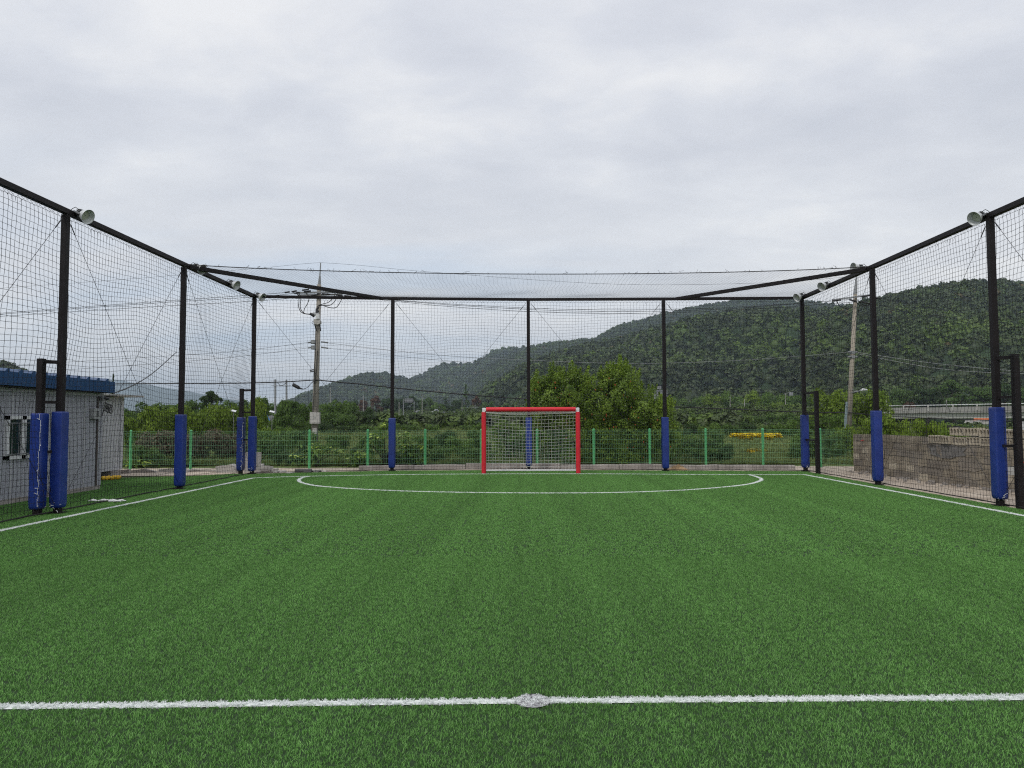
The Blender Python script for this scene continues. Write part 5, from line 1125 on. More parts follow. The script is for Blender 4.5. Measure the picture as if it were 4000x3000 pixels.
# overhead sign boards seen from behind
def gantry(px0, px1, pyt, pyb, Y_, label, pole_px, pole2=None, extra=False):
    a, b = at(px0, pyt, Y_), at(px1, pyb, Y_); t = thing('road_sign', label, 'road sign', ((a.x+b.x)/2, Y_, ZR), 'road signs seen from behind')
    MB().box(((a.x+b.x)/2, Y_, (a.z+b.z)/2), (b.x-a.x, .15, a.z-b.z)).build('sign_board', M['signback'], t)
    mb = MB()
    for k in range(3): mb.box(((a.x+b.x)/2, Y_-.2, b.z+(a.z-b.z)*(.15+.35*k)), (b.x-a.x+.3, .14, .14))
    mb.build('frame_bars', M['galv'], t)
    for q in (pole_px, pole2):
        if q:
            p_ = at(q[0], q[1], Y_-.3); MB().tube([(p_.x, Y_-.3, ZR-1.5), tuple(p_)], .22 if q is pole_px else .13, 8).build('pole', M['galv'], t)
    if extra:
        c = at((px0+px1)/2-12, pyt-10, Y_-.3); MB().box(tuple(c), (1.6, .2, 1.0)).build('small_board', M['signback'], t)
    return t
gantry(1581, 1614, 1557, 1573, 350, 'large grey road sign board seen from behind, left of the goal', (1576, 1556), (1618, 1566))
gantry(2565, 2606, 1524, 1552, 245, 'grey road sign board seen from behind, next to the right back post', (2558, 1523), extra=True)
def lamp_post(px, yt, yb_, Y_, label, arm=0, flag=False, cross=False):
    a, b = at(px, yt, Y_), at(px, yb_, Y_); t = thing('roadside_pole', label, 'pole', tuple(b), 'slender poles along the highway')
    r_ = .00038*Y_; MB().tube([tuple(b-Vector((0, 0, 2))), tuple(a)], [r_*1.2, r_*.8], 6).build('shaft', M['conc_pale'], t)
    if arm: MB().bar(a, a+Vector((arm, 0, .3)), r_, r_).build('arm', M['galv'], t); c = a+Vector((arm, -.1, -.2)); MB().box(tuple(c), (1.0, .3, 1.0)).build('lamp_head', M['galv'], t)
    if cross: MB().bar(a+Vector((-1.6, 0, -1.4)), a+Vector((1.6, 0, -1.4)), r_, r_).build('crossarm', M['galv'], t)
for q in ((1419, 1543, 1590, 340, 'slim concrete pole with crossarm between brown trees, left of the back post', 0, False, True), (1559, 1570, 1612, 352, 'short thin pole just left of the large sign board', 0), (1649, 1543, 1612, 345, 'thin pole with bracket right of the large sign board', 0, False, True), (1805, 1566, 1614, 330, 'thin pole beside the brown tree, above the guard rail', 0), (1856, 1580, 1614, 325, 'white pole in front of the brown tree, left of the goal', 0, False, True), (1290, 1513, 1560, 150, 'thin grey pole just right of the concrete utility pole', 0),
          (2852, 1547, 1600, 228, 'thin pole among the trees left of the cross-shaped one', 0), (2908, 1560, 1598, 224, 'cross-shaped pole above the highway rail', 0, False, True), (3068, 1536, 1598, 214, 'white lamp post with square head above the highway', 1.6), (3462, 1540, 1588, 188, 'white pole at the left end of the bridge', 0), (3697, 1562, 1590, 172, 'slim pole in the middle of the bridge', 0), (1682, 1630, 1700, 110, 'thin white pole standing in the shrubs left of the goal', 0)):
    lamp_post(*q)
# cars
def car(px, py, Y_, s, label, rz, kind='sedan'):
    p = at(px, py, Y_); t = thing('car', label, 'car', (p.x, Y_, road_z(Y_)), 'cars on the highway', rz); o_ = ORG
    ORG[t.name] = (0, 0, 0)
    pf = [(-2.2, .35), (-2.25, .8), (-1.9, .98), (-1.35, 1.05), (-.75, 1.45), (.75, 1.48), (1.5, 1.02), (2.1, .88), (2.25, .6), (2.2, .35)]
    if kind == 'truck': pf = [(-2.4, .4), (-2.4, 1.0), (-.1, 1.0), (-.1, 1.5), (.3, 1.95), (1.6, 1.95), (2.1, 1.15), (2.3, .9), (2.3, .4)]
    MB().prism([(x_, -.85, z_) for x_, z_ in pf], (0, 0, 0), (0, 1.7, 0)).build('body', M['carwhite'], t, bevel=.06)
    wnd = [(-1.2, 1.06), (-.68, 1.38), (.68, 1.40), (1.3, 1.05)] if kind == 'sedan' else [(.25, 1.3), (.5, 1.8), (1.5, 1.8), (1.85, 1.3)]
    MB().prism([(x_, -.865, z_) for x_, z_ in wnd], (0, 0, 0), (0, 1.73, 0)).build('side_window', M['glass'], t)
    for wx in (-1.35, 1.4):
        for wy in (-.8, .8): w_ = MB(); w_.tube([(wx, wy-.1, .33), (wx, wy+.1, .33)], .33, 14); wo_ = w_.build('wheel', M['tyre'], t)
    return t
car(1633, 1612, 358, 1, 'white car on the highway near the large sign board', .15)
car(1697, 1612, 352, 1, 'white pickup on the highway, right of the white car', .2, 'truck')
car(3172, 1600, 205, 1, 'white car on the highway seen beside the back right corner post', -.5)
# far roofs under bridge
for (px, py, Y_, w_, h_, m, lab) in ((3850, 1657, 120, 2.3, 1.2, 'conc_pale', 'white tent-like roof under the bridge'), (3888, 1655, 132, 3.6, 2.0, 'orange', 'orange roof under the bridge'), (3836, 1668, 112, 2.8, .5, 'blue', 'low blue sheet roof under the bridge')):
    c = at(px, py, Y_); t = thing('shed', lab, 'shed', (c.x, Y_, ground_z(Y_)), 'small sheds under the bridge')
    MB().prism([(c.x-w_/2, Y_, c.z), (c.x+w_/2, Y_, c.z), (c.x+w_*.38, Y_, c.z+h_*.5), (c.x-w_*.38, Y_, c.z+h_*.5)], (0, 0, 0), (0, 4, 0)).build('roof', M[m], t)
    MB().box((c.x, Y_+2, (c.z+ground_z(Y_))/2), (w_*.86, 3.6, c.z-ground_z(Y_))).build('wall', M['conc_pale'], t)
# black shade-cloth ramp behind the wall
mb = MB(); P = [at(3690, 1672, 30), at(3740, 1664, 29), at(3800, 1676, 28), at(3860, 1697, 26), at(3990, 1702, 24)]
n_ = len(P)
for p in P: mb.v += [(p.x, p.y, p.z), (p.x+.3, p.y+2.5, p.z+.1), (p.x, p.y, ground_z(28)), (p.x+.3, p.y+2.5, ground_z(30))]
for i in range(n_-1): mb.f += [(4*i, 4*i+4, 4*i+5, 4*i+1), (4*i, 4*i+2, 4*i+6, 4*i+4), (4*i+1, 4*i+5, 4*i+7, 4*i+3)]
mb.f += [(0, 1, 3, 2), (4*n_-4, 4*n_-2, 4*n_-1, 4*n_-3)]
tag(mb.build('shade_tunnel', mat('black_shade_cloth', (0.02, 0.018, 0.018), 0.9, 0, 0.3, 2), loc=tuple(P[0])), 'black shade-cloth cover sloping behind the bushes over the block wall', 'cover')
# road-side bits on the left: two solar lamps, mirror, sign
for px, py, lab in ((913, 1605, 'small solar panel lamp left of the corner pads'), (1063, 1608, 'small solar panel lamp right of the corner post')):
    Y_ = 36; a = at(px, py, Y_); t = thing('solar_lamp', lab, 'lamp', (a.x, Y_, ground_z(Y_)), 'small solar lamps'); MB().tube([(a.x, Y_, ground_z(Y_)), tuple(a)], .013, 6).build('pole', M['signback'], t)
    MB().box(tuple(a), (.24, .16, .02), rot=Matrix.Rotation(.45, 3, 'X')@Matrix.Rotation(.25, 3, 'Y')).build('panel', M['white'], t)
Y_ = 60; a = at(1058, 1640, Y_); t = thing('traffic_mirror', 'round grey traffic mirror among the left trees', 'mirror', (a.x, Y_, ground_z(Y_))); MB().tube([(a.x, Y_+.1, ground_z(Y_)), (a.x, Y_+.1, a.z)], .04, 6).build('pole', M['galv'], t); MB().tube([(a.x, Y_, a.z), (a.x, Y_+.06, a.z)], .19*2, 18).build('mirror', M['signback'], t)
a = at(1045, 1633, Y_-2); t = thing('warning_sign', 'small blue triangular road sign left of the round mirror', 'sign', (a.x, Y_-2, ground_z(Y_))); MB().tube([(a.x, Y_-1.9, ground_z(Y_)), (a.x, Y_-1.9, a.z)], .03, 6).build('pole', M['galv'], t); MB().prism([(a.x-.2, Y_-2, a.z-.2), (a.x+.2, Y_-2, a.z-.2), (a.x, Y_-2, a.z+.25)], (0, 0, 0), (0, .03, 0)).build('sign_plate', M['blue'], t)
# ================================================================== TREES
rt = random.Random(99)
ORD = ['first', 'second', 'third', 'fourth', 'fifth', 'sixth', 'seventh', 'eighth', 'ninth', 'tenth', 'eleventh', 'twelfth', 'thirteenth', 'fourteenth', 'fifteenth', 'sixteenth', 'seventeenth', 'eighteenth', 'nineteenth', 'twentieth']
desc = {'bright': 'yellow-green', 'fresh': 'light green', 'mid': 'green', 'dark': 'dark green', 'brown': 'rust brown'}
def row(specs, where, group, noun='tree', bottom=.22):
    specs = sorted(specs, key=lambda q: q[0])
    for i, (px, yt, Y_, w_, kd, lf) in enumerate(specs):
        tree(px, yt, Y_, w_, kd, lf, '%s %s, %s from left %s' % (desc[lf], noun, ORD[i], where), cat=noun, group=group, bottom=bottom)
# left tree line, nearer bright crowns
row([(500, 1592, 40, 130, 'wide:0', 'bright'), (590, 1590, 42, 150, 'wide:1', 'bright'), (690, 1572, 44, 160, 'round:0', 'bright'), (775, 1583, 41, 150, 'wide:0', 'bright'), (850, 1560, 45, 150, 'wide:2', 'bright'), (930, 1556, 47, 140, 'round:1', 'bright'), (1005, 1552, 50, 120, 'wide:1', 'bright'), (1050, 1652, 34, 120, 'wide:0', 'bright'), (1120, 1655, 36, 130, 'wide:2', 'fresh')],
    'in the nearest row behind the left corner', 'bright trees beyond the left corner', bottom=.15)
row([(480, 1570, 90, 150, 'round:2', 'fresh'), (590, 1562, 95, 150, 'round:0', 'mid'), (680, 1555, 90, 160, 'layer:0', 'fresh'), (760, 1545, 85, 130, 'round:1', 'mid'), (828, 1518, 80, 135, 'layer:1', 'dark'), (905, 1548, 90, 120, 'round:2', 'fresh'), (985, 1548, 92, 130, 'round:0', 'mid'), (1030, 1556, 80, 90, 'wide:1', 'mid'), (1090, 1560, 85, 100, 'round:1', 'fresh'), (1146, 1538, 80, 95, 'layer:0', 'mid'), (1195, 1562, 85, 90, 'round:0', 'fresh'), (1060, 1600, 60, 120, 'wide:0', 'fresh'), (1170, 1610, 62, 130, 'round:2', 'mid')],
    'in the second tree row behind the left corner', 'trees of the second left row')
row([(1265, 1560, 120, 90, 'round:1', 'fresh'), (1330, 1553, 125, 100, 'round:0', 'fresh'), (1375, 1572, 115, 90, 'wide:1', 'mid'), (1425, 1580, 112, 100, 'round:2', 'dark'), (1290, 1600, 95, 120, 'round:0', 'mid'), (1360, 1610, 92, 120, 'wide:2', 'mid'), (1440, 1605, 100, 110, 'round:1', 'dark'), (1480, 1600, 110, 80, 'cone:0', 'dark'), (1250, 1640, 80, 130, 'bush:0', 'dark'), (1340, 1655, 76, 150, 'bush:1', 'dark'), (1430, 1655, 80, 130, 'bush:0', 'mid')],
    'in the dark clump right of the utility pole', 'dark tree clump right of the utility pole')
row([(1420, 1545, 400, 60, 'layer:0', 'brown'), (1470, 1540, 420, 70, 'layer:1', 'brown'), (1380, 1556, 420, 60, 'round:0', 'dark'), (1510, 1535, 430, 90, 'layer:0', 'dark'), (1560, 1540, 430, 80, 'round:1', 'dark'), (1610, 1540, 430, 90, 'layer:1', 'dark'), (1670, 1545, 430, 80, 'round:0', 'mid'), (1715, 1562, 420, 80, 'round:2', 'fresh'), (1740, 1545, 430, 70, 'cone:1', 'dark'), (1780, 1548, 420, 70, 'round:1', 'dark'), (1820, 1502, 460, 44, 'cone:0', 'mid'), (1862, 1542, 400, 62, 'layer:1', 'brown'), (1905, 1560, 400, 70, 'round:0', 'mid'), (1965, 1568, 400, 80, 'round:2', 'fresh'), (2030, 1572, 390, 80, 'wide:0', 'mid'), (1555, 1592, 370, 50, 'round:2', 'mid')],
    'of the row beyond the highway left of goal', 'trees beyond the highway left of the goal', bottom=.1)
row([(2640, 1540, 330, 100, 'round:0', 'fresh'), (2720, 1530, 320, 110, 'wide:0', 'fresh'), (2790, 1525, 310, 110, 'round:1', 'bright'), (2860, 1512, 310, 130, 'round:2', 'fresh'), (2940, 1528, 300, 110, 'wide:1', 'bright'), (3010, 1522, 290, 120, 'round:0', 'fresh'), (3080, 1530, 285, 110, 'wide:2', 'fresh'), (2690, 1560, 300, 70, 'round:1', 'dark'), (3150, 1530, 270, 110, 'round:1', 'mid'), (2890, 1555, 280, 90, 'wide:0', 'mid'), (2600, 1560, 320, 80, 'bush:0', 'bright'), (3040, 1562, 262, 90, 'bush:1', 'bright')],
    'of the row beyond the highway right of goal', 'trees beyond the highway right of the goal', bottom=.08)
row([(3540, 1500, 260, 120, 'round:1', 'mid'), (3620, 1488, 255, 160, 'layer:0', 'dark'), (3720, 1475, 250, 180, 'layer:1', 'mid'), (3830, 1480, 250, 170, 'layer:0', 'mid'), (3920, 1490, 240, 150, 'layer:1', 'dark'), (4010, 1480, 240, 160, 'layer:0', 'mid'), (3548, 1562, 225, 60, 'round:0', 'brown'), (3480, 1530, 240, 90, 'round:2', 'mid')],
    'of the row behind the bridge', 'trees behind the bridge', bottom=.1)
# embankment shrubs in front of the highway
sh = []
for i, px in enumerate(range(1520, 2120, 50)): sh.append((px+rt.uniform(-10, 10), 1628+rt.uniform(-6, 10), 250-rt.uniform(0, 40), 95, 'bush:%d' % (i % 2), rt.choice(['fresh', 'mid', 'mid', 'dark'])))
row(sh, 'on the highway slope left of the goal', 'shrubs on the slope left of the goal', 'shrub')
sh = []
for i, px in enumerate(range(2580, 3300, 55)): sh.append((px+rt.uniform(-10, 10), 1612+rt.uniform(-6, 10), 170-rt.uniform(0, 40), 105, 'bush:%d' % (i % 2), rt.choice(['fresh', 'mid', 'bright', 'fresh'])))
row(sh, 'on the highway slope right of the goal', 'shrubs on the slope right of the goal', 'shrub')
sh = []
for i, px in enumerate(range(1500, 2110, 62)): sh.append((px+rt.uniform(-10, 10), 1650+rt.uniform(-4, 8), 100-rt.uniform(0, 20), 110, 'bush:%d' % (i % 2), rt.choice(['dark', 'mid', 'mid', 'fresh'])))
row(sh, 'in the middle distance left of the goal', 'middle distance bushes left of the goal', 'bush')
sh = []
for i, px in enumerate(range(2620, 3300, 75)): sh.append((px+rt.uniform(-10, 10), 1640+rt.uniform(-8, 10), 75-rt.uniform(0, 15), 130, 'bush:%d' % (i % 2), rt.choice(['mid', 'fresh', 'dark', 'fresh'])))
row(sh, 'in the middle distance right of the goal', 'middle distance bushes right of the goal', 'bush')
tree(1115-0, 1565, 58, 100, 'wide:1', 'mid', 'broad green tree just left of the concrete utility pole')
tree(3240, 1500, 62, 190, 'round:0', 'bright', 'large yellow-green tree left of the leaning pole', bottom=.12)
tree(3400, 1495, 66, 190, 'round:1', 'bright', 'large yellow-green tree right of the leaning pole', bottom=.12)
tree(3440, 1590, 52, 170, 'wide:0', 'bright', 'low spreading bright tree under the large ones beside the bridge', bottom=.05)
tree(3240, 1600, 50, 200, 'wide:2', 'fresh', 'low spreading green tree behind the back right corner post', bottom=.05)
tree(443, 1460, 60, 44, 'cone:0', 'dark', 'narrow dark conifer rising behind the blue roof', cat='conifer', bottom=.1)
tree(190, 1478, 70, 170, 'round:1', 'fresh', 'green treetop showing over the blue roof', bottom=.3)
# over the wall bushes
row([(3300, 1655, 30, 130, 'bush:0', 'bright'), (3400, 1622, 28, 150, 'bush:1', 'bright'), (3490, 1610, 27, 160, 'bush:0', 'bright'), (3600, 1618, 20.6, 170, 'bush:1', 'bright'), (3670, 1640, 22, 140, 'bush:0', 'bright'), (3740, 1672, 21, 110, 'bush:1', 'bright'), (3740, 1648, 60, 170, 'bush:1', 'mid'), (3880, 1680, 34, 160, 'bush:0', 'fresh'), (4010, 1690, 30, 160, 'bush:1', 'fresh')],
    'of those behind the block wall', 'bushes behind the block wall', 'bush')
# bushes right behind the fence
near_b = [(1020, 1668, 31, 150, 'bush:1', 'fresh', 'light green bush left of the white board, behind the fence'), (1175, 1672, 30, 170, 'bush:0', 'mid', 'green bush just left of the utility pole foot'), (1320, 1690, 33, 170, 'bush:1', 'mid', 'loose green bush right of the utility pole foot'), (1450, 1680, 30, 130, 'bush:0', 'mid', 'green bush behind the tallest sapling'), (1640, 1692, 30, 170, 'bush:1', 'fresh', 'light bush a little right of the padded back post'), (1700, 1740, 26.5, 150, 'bush:0', 'mid', 'low green bush between padded back post and goal'), (1750, 1675, 34, 170, 'bush:0', 'dark', 'dark green bush further back, left of the goal'), (1860, 1668, 32, 150, 'bush:1', 'mid', 'green bush rising behind the left goal post'), (2060, 1690, 30, 140, 'bush:0', 'dark', 'dark bush between the goal net and the flowering shrub'),
          (2660, 1680, 30, 150, 'bush:0', 'fresh', 'light bush at the right foot of the flowering shrub'), (2775, 1665, 36, 130, 'bush:1', 'mid', 'green bush further back left of the yellow flowers'), (3150, 1660, 34, 150, 'bush:1', 'fresh', 'light bush further back right of the yellow flowers'), (3260, 1690, 27.5, 130, 'bush:1', 'mid', 'green bush at the end of the green fence'),
          (560, 1735, 24.9, 170, 'bush:0', 'mid', 'bush with yellow-green tips at the first fence post'), (640, 1672, 27, 260, 'bush:1', 'vine', 'dry brownish vine tangle behind the fence left of the padded post'), (800, 1672, 27.4, 240, 'bush:0', 'vine', 'dry brownish vine tangle behind the fence right of the padded post'), (905, 1685, 28, 190, 'bush:1', 'vine', 'reddish dry vine hedge next to the corner pads'),
          (700, 1790, 25.4, 160, 'bush:1', 'fresh', 'low green weeds at the foot of the vine tangle'), (1070, 1690, 27, 190, 'bush:0', 'mid', 'rounded green bush behind the white board'), (1130, 1760, 26, 200, 'bush:1', 'dark', 'dark low bush left of the first back fence post'), (1405, 1745, 26.5, 130, 'bush:0', 'dark', 'dark bush between the two saplings'), (1560, 1760, 26, 190, 'bush:1', 'dark', 'dark bush right of the blue padded back post'), (1790, 1700, 29, 170, 'bush:0', 'fresh', 'light green bush seen just left of the goal'), (1860, 1745, 27, 150, 'bush:1', 'mid', 'green bush partly hidden by the left goal post'),
          (1985, 1632, 27.4, 190, 'bush:0', 'fresh', 'light green bush seen through the left half of the goal net'), (2740, 1700, 26.6, 210, 'bush:1', 'mid', 'green bush with pale blossoms right of the padded back post'), (2810, 1720, 26.4, 150, 'bush:0', 'dark', 'dark bush left of the yellow flowers'), (3120, 1722, 28, 150, 'bush:1', 'mid', 'green bush right of the yellow flowers'), (3190, 1690, 28.5, 180, 'bush:0', 'fresh', 'green bush behind the last fence post')]
for px, yt, Y_, w_, kd, lf, lab in near_b: tree(px, yt, Y_, w_, kd, lf if lf in L else 'mid', lab, cat='bush', group='bushes just behind the green fence')
# pomegranate: large shrub with upright shoots and orange blossom
def shoots(name, cx, cy, z0, blobs, seed, leaf_size, dens, m, shoot=0.5, nsh=8):
    rng = np.random.default_rng(seed); Vs = []; Fs = []; A = []; nb = 0; tips = []
    for (x, z, rx_, rz_, ry_) in blobs:
        n = int(dens*rx_*rz_*4); d = rng.normal(size=(n, 3)); d /= np.linalg.norm(d, axis=1)[:, None]; q = rng.uniform(0.45, 1, n)**0.5
        lump = 1+0.20*np.sin(d[:, 0]*9+seed)*np.cos(d[:, 2]*8)+0.1*np.sin(d[:, 1]*11)
        P = np.stack([x+d[:, 0]*rx_*q*lump, cy+d[:, 1]*ry_*q*lump, z+d[:, 2]*rz_*q*lump], 1); P = P[P[:, 2] > 0.05]; d = d[:len(P)]
        keep = (np.sin(P[:, 0]*5.1+1)*np.sin(P[:, 2]*4.3+P[:, 1]*3)+rng.normal(0, .35, len(P))) > -.55; P = P[keep]; d = d[keep]
        V, f, a = leaves(P, d, leaf_size, rng, np.clip(rng.normal(.38, .3, len(P)), 0, 1), .42); Vs.append(V); Fs.append(f+nb); A.append(a); nb += len(V)
        for k in range(nsh):
            th = rng.uniform(0.15, 0.85)*math.pi; s0 = np.array([x+math.cos(th)*rx_*.8, cy+rng.uniform(-.7, .7)*ry_, z+math.sin(th)*rz_*.85]); dr = np.array([math.cos(th)*.35+rng.normal(0, .12), rng.normal(0, .12), 1.0]); dr /= np.linalg.norm(dr); ln_ = shoot*rng.uniform(.5, 1.3)
            m2 = int(150*ln_/.5); t = rng.uniform(0, 1, m2); P = s0+dr*(t*ln_)[:, None]+rng.normal(0, 1, (m2, 3))*(0.075*(1.15-t))[:, None]
            V, f, a = leaves(P, np.tile(dr*.3, (m2, 1)), leaf_size*.9, rng, np.clip(rng.normal(.8, .18, m2), 0, 1), .42); Vs.append(V); Fs.append(f+nb); A.append(a); nb += len(V); tips.append((s0, dr, ln_))
    V = np.concatenate(Vs)-np.array([cx, cy, z0]); return npmesh(name, V, np.concatenate(Fs), [m], {'lv': ('FACE', np.concatenate(A))}), tips
YP = 26.4; X_ = lambda px: at(px, 1639, YP).x; Zp = lambda py: at(2300, py, YP).z
pxs = [(2145, 1580, 85, 105), (2225, 1560, 95, 95), (2330, 1590, 100, 95), (2425, 1550, 85, 105), (2505, 1625, 95, 95), (2180, 1700, 110, 110), (2300, 1700, 120, 110), (2420, 1700, 120, 110), (2530, 1700, 90, 90), (2120, 1640, 70, 100), (2575, 1665, 70, 85), (2110, 1545, 40, 55), (2165, 1520, 40, 50), (2255, 1515, 45, 45), (2370, 1515, 35, 45), (2440, 1490, 35, 45), (2590, 1760, 70, 70), (2120, 1760, 60, 70), (2250, 1780, 130, 60), (2420, 1780, 120, 60), (2200, 1530, 60, 50), (2410, 1505, 40, 40)]
sc_ = YP/F; blobs = [(X_(a), Zp(b), c*sc_, d*sc_, max(c, d)*sc_*.9) for a, b, c, d in pxs]
PG = thing('flowering_shrub', 'huge green pomegranate shrub with orange blossoms behind the right side of the goal', 'shrub', (X_(2330), YP, ground_z(YP)))
me, tips = shoots('foliage', X_(2330), YP, ground_z(YP), blobs, 5, 0.046, 2400, L['pom'], .5, 11)
fo = bpy.data.objects.new('foliage', me); col.objects.link(fo); fo.parent = PG
rgp = random.Random(44); mb = MB()
for k in range(75):
    bl_ = rgp.choice(blobs[:9]); a = rgp.uniform(0, 6.28); c = Vector((bl_[0]+bl_[2]*rgp.uniform(-.85, .85), YP-bl_[4]*rgp.uniform(.55, .95), bl_[1]+bl_[3]*rgp.uniform(-.8, .8)))
    r_ = rgp.uniform(.012, .021); mb.tube([c+Vector((0, 0, -r_*1.6)), c, c+Vector((rgp.uniform(-r_, r_), 0, r_*1.5))], [r_*.4, r_, r_*1.1], 5)
ob = mb.build('blossoms', M['fruit'], PG); ob['kind'] = 'stuff'
mb = MB()
for k in range(9):
    x = rgp.uniform(-.9, .9); mb.tube([(X_(2330)+x*.5, YP+rgp.uniform(-.3, .3), ground_z(YP)), (X_(2330)+x*1.1, YP, .9), (X_(2330)+x*2.0, YP, 1.9)], [.05, .035, .015], 6)
mb.build('stem', M['bark'], PG)
# big-leaved saplings
def sapling(px, ytop, Y_, wpx, label, seed, n=70):
    rs = random.Random(seed); p = at(px, ytop, Y_); H = p.z; w = wpx/F*Y_; t = thing('sapling', label, 'sapling', (p.x, Y_, ground_z(Y_)), 'big-leaved saplings by the fence'); st = MB(); lv = MB(); tv = MB()
    br = []
    for k in range(6):
        a = rs.uniform(0, 6.28); q = rs.uniform(.2, 1); e = Vector((p.x+math.cos(a)*w/2*q, Y_+math.sin(a)*w/2*q, H*rs.uniform(.5, .85))); st.tube([(p.x, Y_, H*.1), (p.x+(e.x-p.x)*.4, Y_+(e.y-Y_)*.4, e.z*.6), tuple(e)], [.022, .014, .006], 5); br.append(e)
    st.tube([(p.x, Y_, ground_z(Y_)), (p.x+.02, Y_, H*.5), (p.x, Y_, H*.95)], [.03, .02, .008], 6); br.append(Vector((p.x, Y_, H*.97))); br.append(Vector((p.x, Y_, H*.7)))
    st.build('stem', M['bark'], t)
    def leaf(mbb, c, d, L_):
        d = d.normalized(); sN = d.cross(Vector((0, 0, 1))).normalized(); b0 = len(mbb.v); wv = L_*.32
        mbb.v += [tuple(c), tuple(c+d*L_*.4+sN*wv+Vector((0, 0, -.02))), tuple(c+d*L_+Vector((0, 0, -L_*.35))), tuple(c+d*L_*.4-sN*wv+Vector((0, 0, -.02)))]; mbb.f.append((b0, b0+1, b0+2, b0+3))
    for e in br:
        for k in range(n//2): c = e+Vector((rs.gauss(0, .16), rs.gauss(0, .16), rs.gauss(-.16, .17))); leaf(lv, c, Vector((rs.uniform(-1, 1), rs.uniform(-1, 1), rs.uniform(-.5, .3))), rs.uniform(.12, .2))
        for k in range(16): c = e+Vector((rs.gauss(0, .08), rs.gauss(0, .08), rs.gauss(0, .04))); a = k*6.28/12+rs.uniform(-.2, .2); leaf(tv, c, Vector((math.cos(a), math.sin(a), rs.uniform(-.15, .35))), rs.uniform(.12, .2))
    for mb_, nm_, mt_ in ((lv, 'leaves', 'fresh'), (tv, 'young_leaves', 'lime')):
        o_ = mb_.build(nm_, L[mt_], t); a_ = o_.data.attributes.new('lv', 'FLOAT', 'FACE'); a_.data.foreach_set('value', [rs.random() for _ in mb_.f])
sapling(1235, 1735, 25.2, 210, 'sapling with lime-green leaf tips at the foot of the utility pole', 1)
sapling(1500, 1655, 25.4, 190, 'tallest big-leaved sapling, beside the blue padded back post', 2, 90)
sapling(1400, 1762, 25.2, 110, 'small big-leaved sapling left of the tall one', 3, 50)
sapling(1600, 1722, 25.3, 130, 'big-leaved sapling just right of the blue padded back post', 4, 60)
sapling(545, 1800, 24.6, 90, 'yellow-green weed plant at the first fence post by the container', 5, 40)
# ground cover: weeds, grass, yellow flowers
def weed_mesh(seed, m):
    rng = np.random.default_rng(seed); n = 60; a = rng.uniform(0, 6.28, n); r_ = .35*np.sqrt(rng.uniform(0, 1, n)); b = np.stack([r_*np.cos(a), r_*np.sin(a), np.zeros(n)], 1); h = rng.uniform(.2, .6, n)
    th = rng.uniform(0, 6.28, n); s = np.stack([np.cos(th), np.sin(th), np.zeros(n)], 1)*.014; ln_ = rng.normal(0, .12, (n, 2)); mid = b+np.c_[ln_*.4, h*.6]; tip = b+np.c_[ln_, h]
    V = np.stack([b-s, b+s, mid+s, mid-s, tip+s*.3, tip-s*.3], 1).reshape(-1, 3); i = np.arange(n)[:, None]*6; Fq = np.concatenate([i+[0, 1, 2, 3], i+[3, 2, 4, 5]])
    k = 60; P = np.stack([rng.uniform(-.35, .35, k), rng.uniform(-.35, .35, k), rng.uniform(.1, .5, k)], 1); v2, f2, _ = leaves(P, np.tile([0, 0, 1.], (k, 1)), .055, rng, None)
    lv = rng.uniform(0, 1, n); return npmesh('weed', np.concatenate([V, v2]), np.concatenate([Fq, f2+len(V)]), [m], {'lv': ('FACE', np.concatenate([lv, lv, rng.uniform(0, 1, k)]))})
M['weed'] = leafmat('meadow_weeds', (0.075, 0.115, 0.028), (0.25, 0.30, 0.095), vs_=.3, coords='World', trans=.3)
rng = np.random.default_rng(77); n = 15000; Yw = 25.6+(rng.uniform(0, 1, n)**1.6)*70; Xw = rng.uniform(-.72, .72, n)*Yw
P = np.stack([Xw, Yw, np.array([ground_z(y) for y in Yw])], 1); P = P[~((P[:, 0] > 9.5) & (P[:, 1] < 26))]
sc = (.5+.9*rng.uniform(0, 1, len(P)))*(1+P[:, 1]/60)*np.interp(P[:, 1], [25, 28, 36, 50], [.22, .3, .55, .9])
scatter('meadow_grass', P, [weed_mesh(i, M['weed']) for i in range(4)], 'tall grass and weeds covering the field behind the green fence', scale=sc, cat='grass')
# slope cover on the embankment
n = 5200; k = rng.uniform(0, split-.01, n); i0 = k.astype(int); fr_ = (k-i0)[:, None]; Rn = np.array([tuple(p) for p in RPs]); C0 = Rn[i0]*(1-fr_)+Rn[i0+1]*fr_; T_ = Rn[i0+1]-Rn[i0]; T_ /= np.linalg.norm(T_, axis=1)[:, None]; S_ = np.stack([T_[:, 1], -T_[:, 0], 0*T_[:, 0]], 1)
q = rng.uniform(0, 1, n); P = C0+S_*(9.6+q*30)[:, None]; P[:, 2] = C0[:, 2]-(C0[:, 2]+1.2)*np.minimum(q*1.8, 1)-.9
scatter('embankment_scrub', P, CANOPY, 'green scrub covering the highway embankment', scale=rng.uniform(.9, 1.9, n), tint=np.clip(rng.normal(.72, .16, n), 0, .94), cat='scrub')
n = 3500; Yw = rng.uniform(95, 330, n); Xw = rng.uniform(-.75, .8, n)*Yw; P = np.stack([Xw, Yw, np.full(n, -1.3)], 1)
dist = np.min(np.hypot(P[:, None, 0]-Rn[None, ::3, 0], P[:, None, 1]-Rn[None, ::3, 1]), 1); P = P[(dist > 24) & ~((P[:, 0] > 62) & (P[:, 1] > 125))]; dist = np.min(np.hypot(P[:, None, 0]-Rn[None, ::3, 0], P[:, None, 1]-Rn[None, ::3, 1]), 1); P = P[(dist > 24) & (P[:, 1] < np.interp(P[:, 0], Rn[:, 0], Rn[:, 1]))]
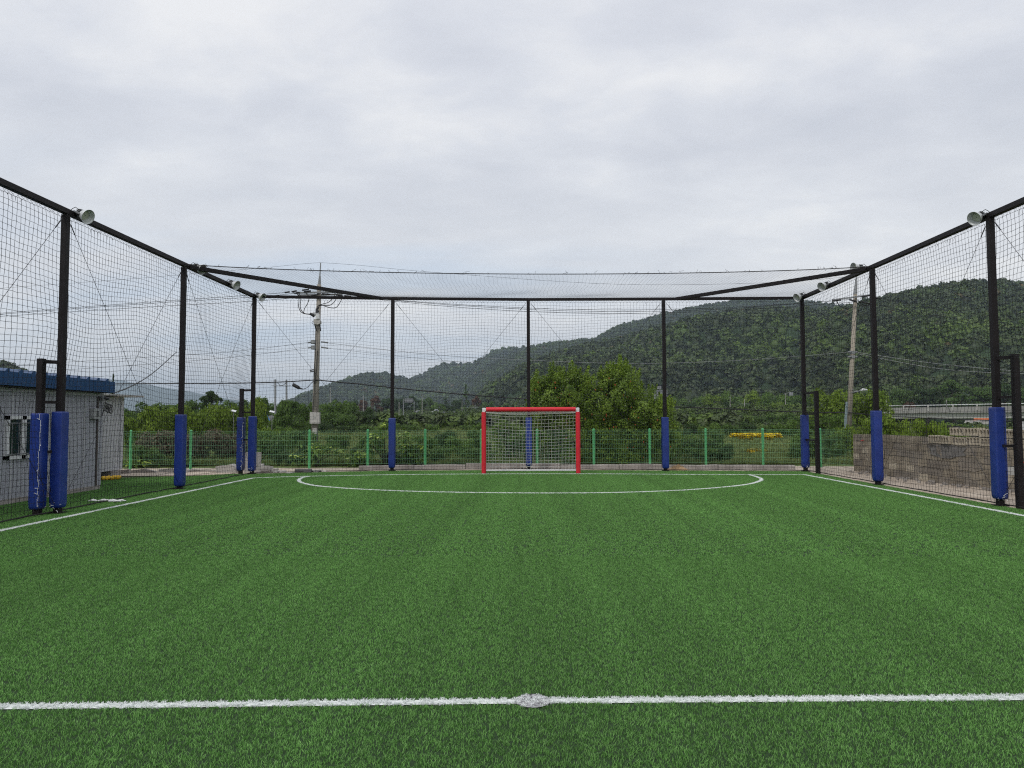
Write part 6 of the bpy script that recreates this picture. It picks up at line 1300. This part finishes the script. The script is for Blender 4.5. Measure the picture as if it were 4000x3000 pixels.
scatter('valley_scrub', P, CANOPY, 'scrub and treetops filling the low ground before the highway', scale=rng.uniform(1.2, 2.4, len(P))*np.where(P[:, 0] > 0.3*P[:, 1], .6, 1), tint=np.clip(rng.normal(.6, .2, len(P)), 0, .94), cat='scrub')
# low scrub beyond the highway to hide the plain at the hill foot
n = 5000; Yw = rng.uniform(300, 640, n); Xw = rng.uniform(-.78, .8, n)*Yw; P = np.stack([Xw, Yw, np.full(n, -1.)], 1)
P = P[P[:, 1] > np.interp(P[:, 0], Rn[:, 0], Rn[:, 1])+25]
scatter('far_wood', P, CANOPY, 'wood on the plain between the highway and the hills', scale=rng.uniform(3.0, 6.0, len(P)), tint=np.clip(rng.normal(.45, .2, len(P)), 0, .9), cat='wood')
# yellow flowers
rng = np.random.default_rng(5); fl = []
for (x0_, x1_, y0_, y1_, k) in ((2860, 2945, 1697, 1703, 110), (2955, 3045, 1697, 1706, 120), (2895, 2935, 1706, 1714, 30), (2985, 3010, 1706, 1714, 16), (2925, 3005, 1757, 1768, 22)):
    for _ in range(k): fl.append(at(rng.uniform(x0_, x1_), rng.uniform(y0_, y1_), 31+rng.uniform(-.5, .5)))
pfl = MB(); 
for k in range(10):
    c = Vector((rng.normal(0, .06), rng.normal(0, .06), rng.normal(0, .03))); a = rng.uniform(0, 3)
    for q in range(2): e = Vector((math.cos(a+q*1.57), math.sin(a+q*1.57), .2))*.048; f_ = Vector((-e.y, e.x, .01)); b0 = len(pfl.v); pfl.v += [tuple(c-e), tuple(c+f_), tuple(c+e), tuple(c-f_)]; pfl.f.append((b0, b0+1, b0+2, b0+3))
mef = bpy.data.meshes.new('flower'); mef.from_pydata(pfl.v, [], pfl.f); mef.materials.append(M['yflower'])
scatter('yellow_flowers', [tuple(p) for p in fl], [mef], 'band of yellow flowers behind the fence right of the goal', cat='flowers')
# ================================================================== HAZE
mb = MB(); mb.box((0, 4700, 240), (12000, 9800, 486)); hz_o = mb.build('haze', None or M['white']); hz_o.data.materials.clear()
hm_ = bpy.data.materials.new('haze_air'); hm_.use_nodes = True; nn = hm_.node_tree.nodes; nn.clear(); pv = nn.new('ShaderNodeVolumePrincipled'); pv.inputs['Color'].default_value = (0.70, 0.85, 1.0, 1); pv.inputs['Density'].default_value = 0.00015; pv.inputs['Anisotropy'].default_value = 0.2
ou = nn.new('ShaderNodeOutputMaterial'); hm_.node_tree.links.new(pv.outputs[0], ou.inputs['Volume']); hz_o.data.materials.append(hm_); tag(hz_o, kind='stuff'); hz_o['label'] = 'thin bluish air haze over the valley'; hz_o['category'] = 'haze'
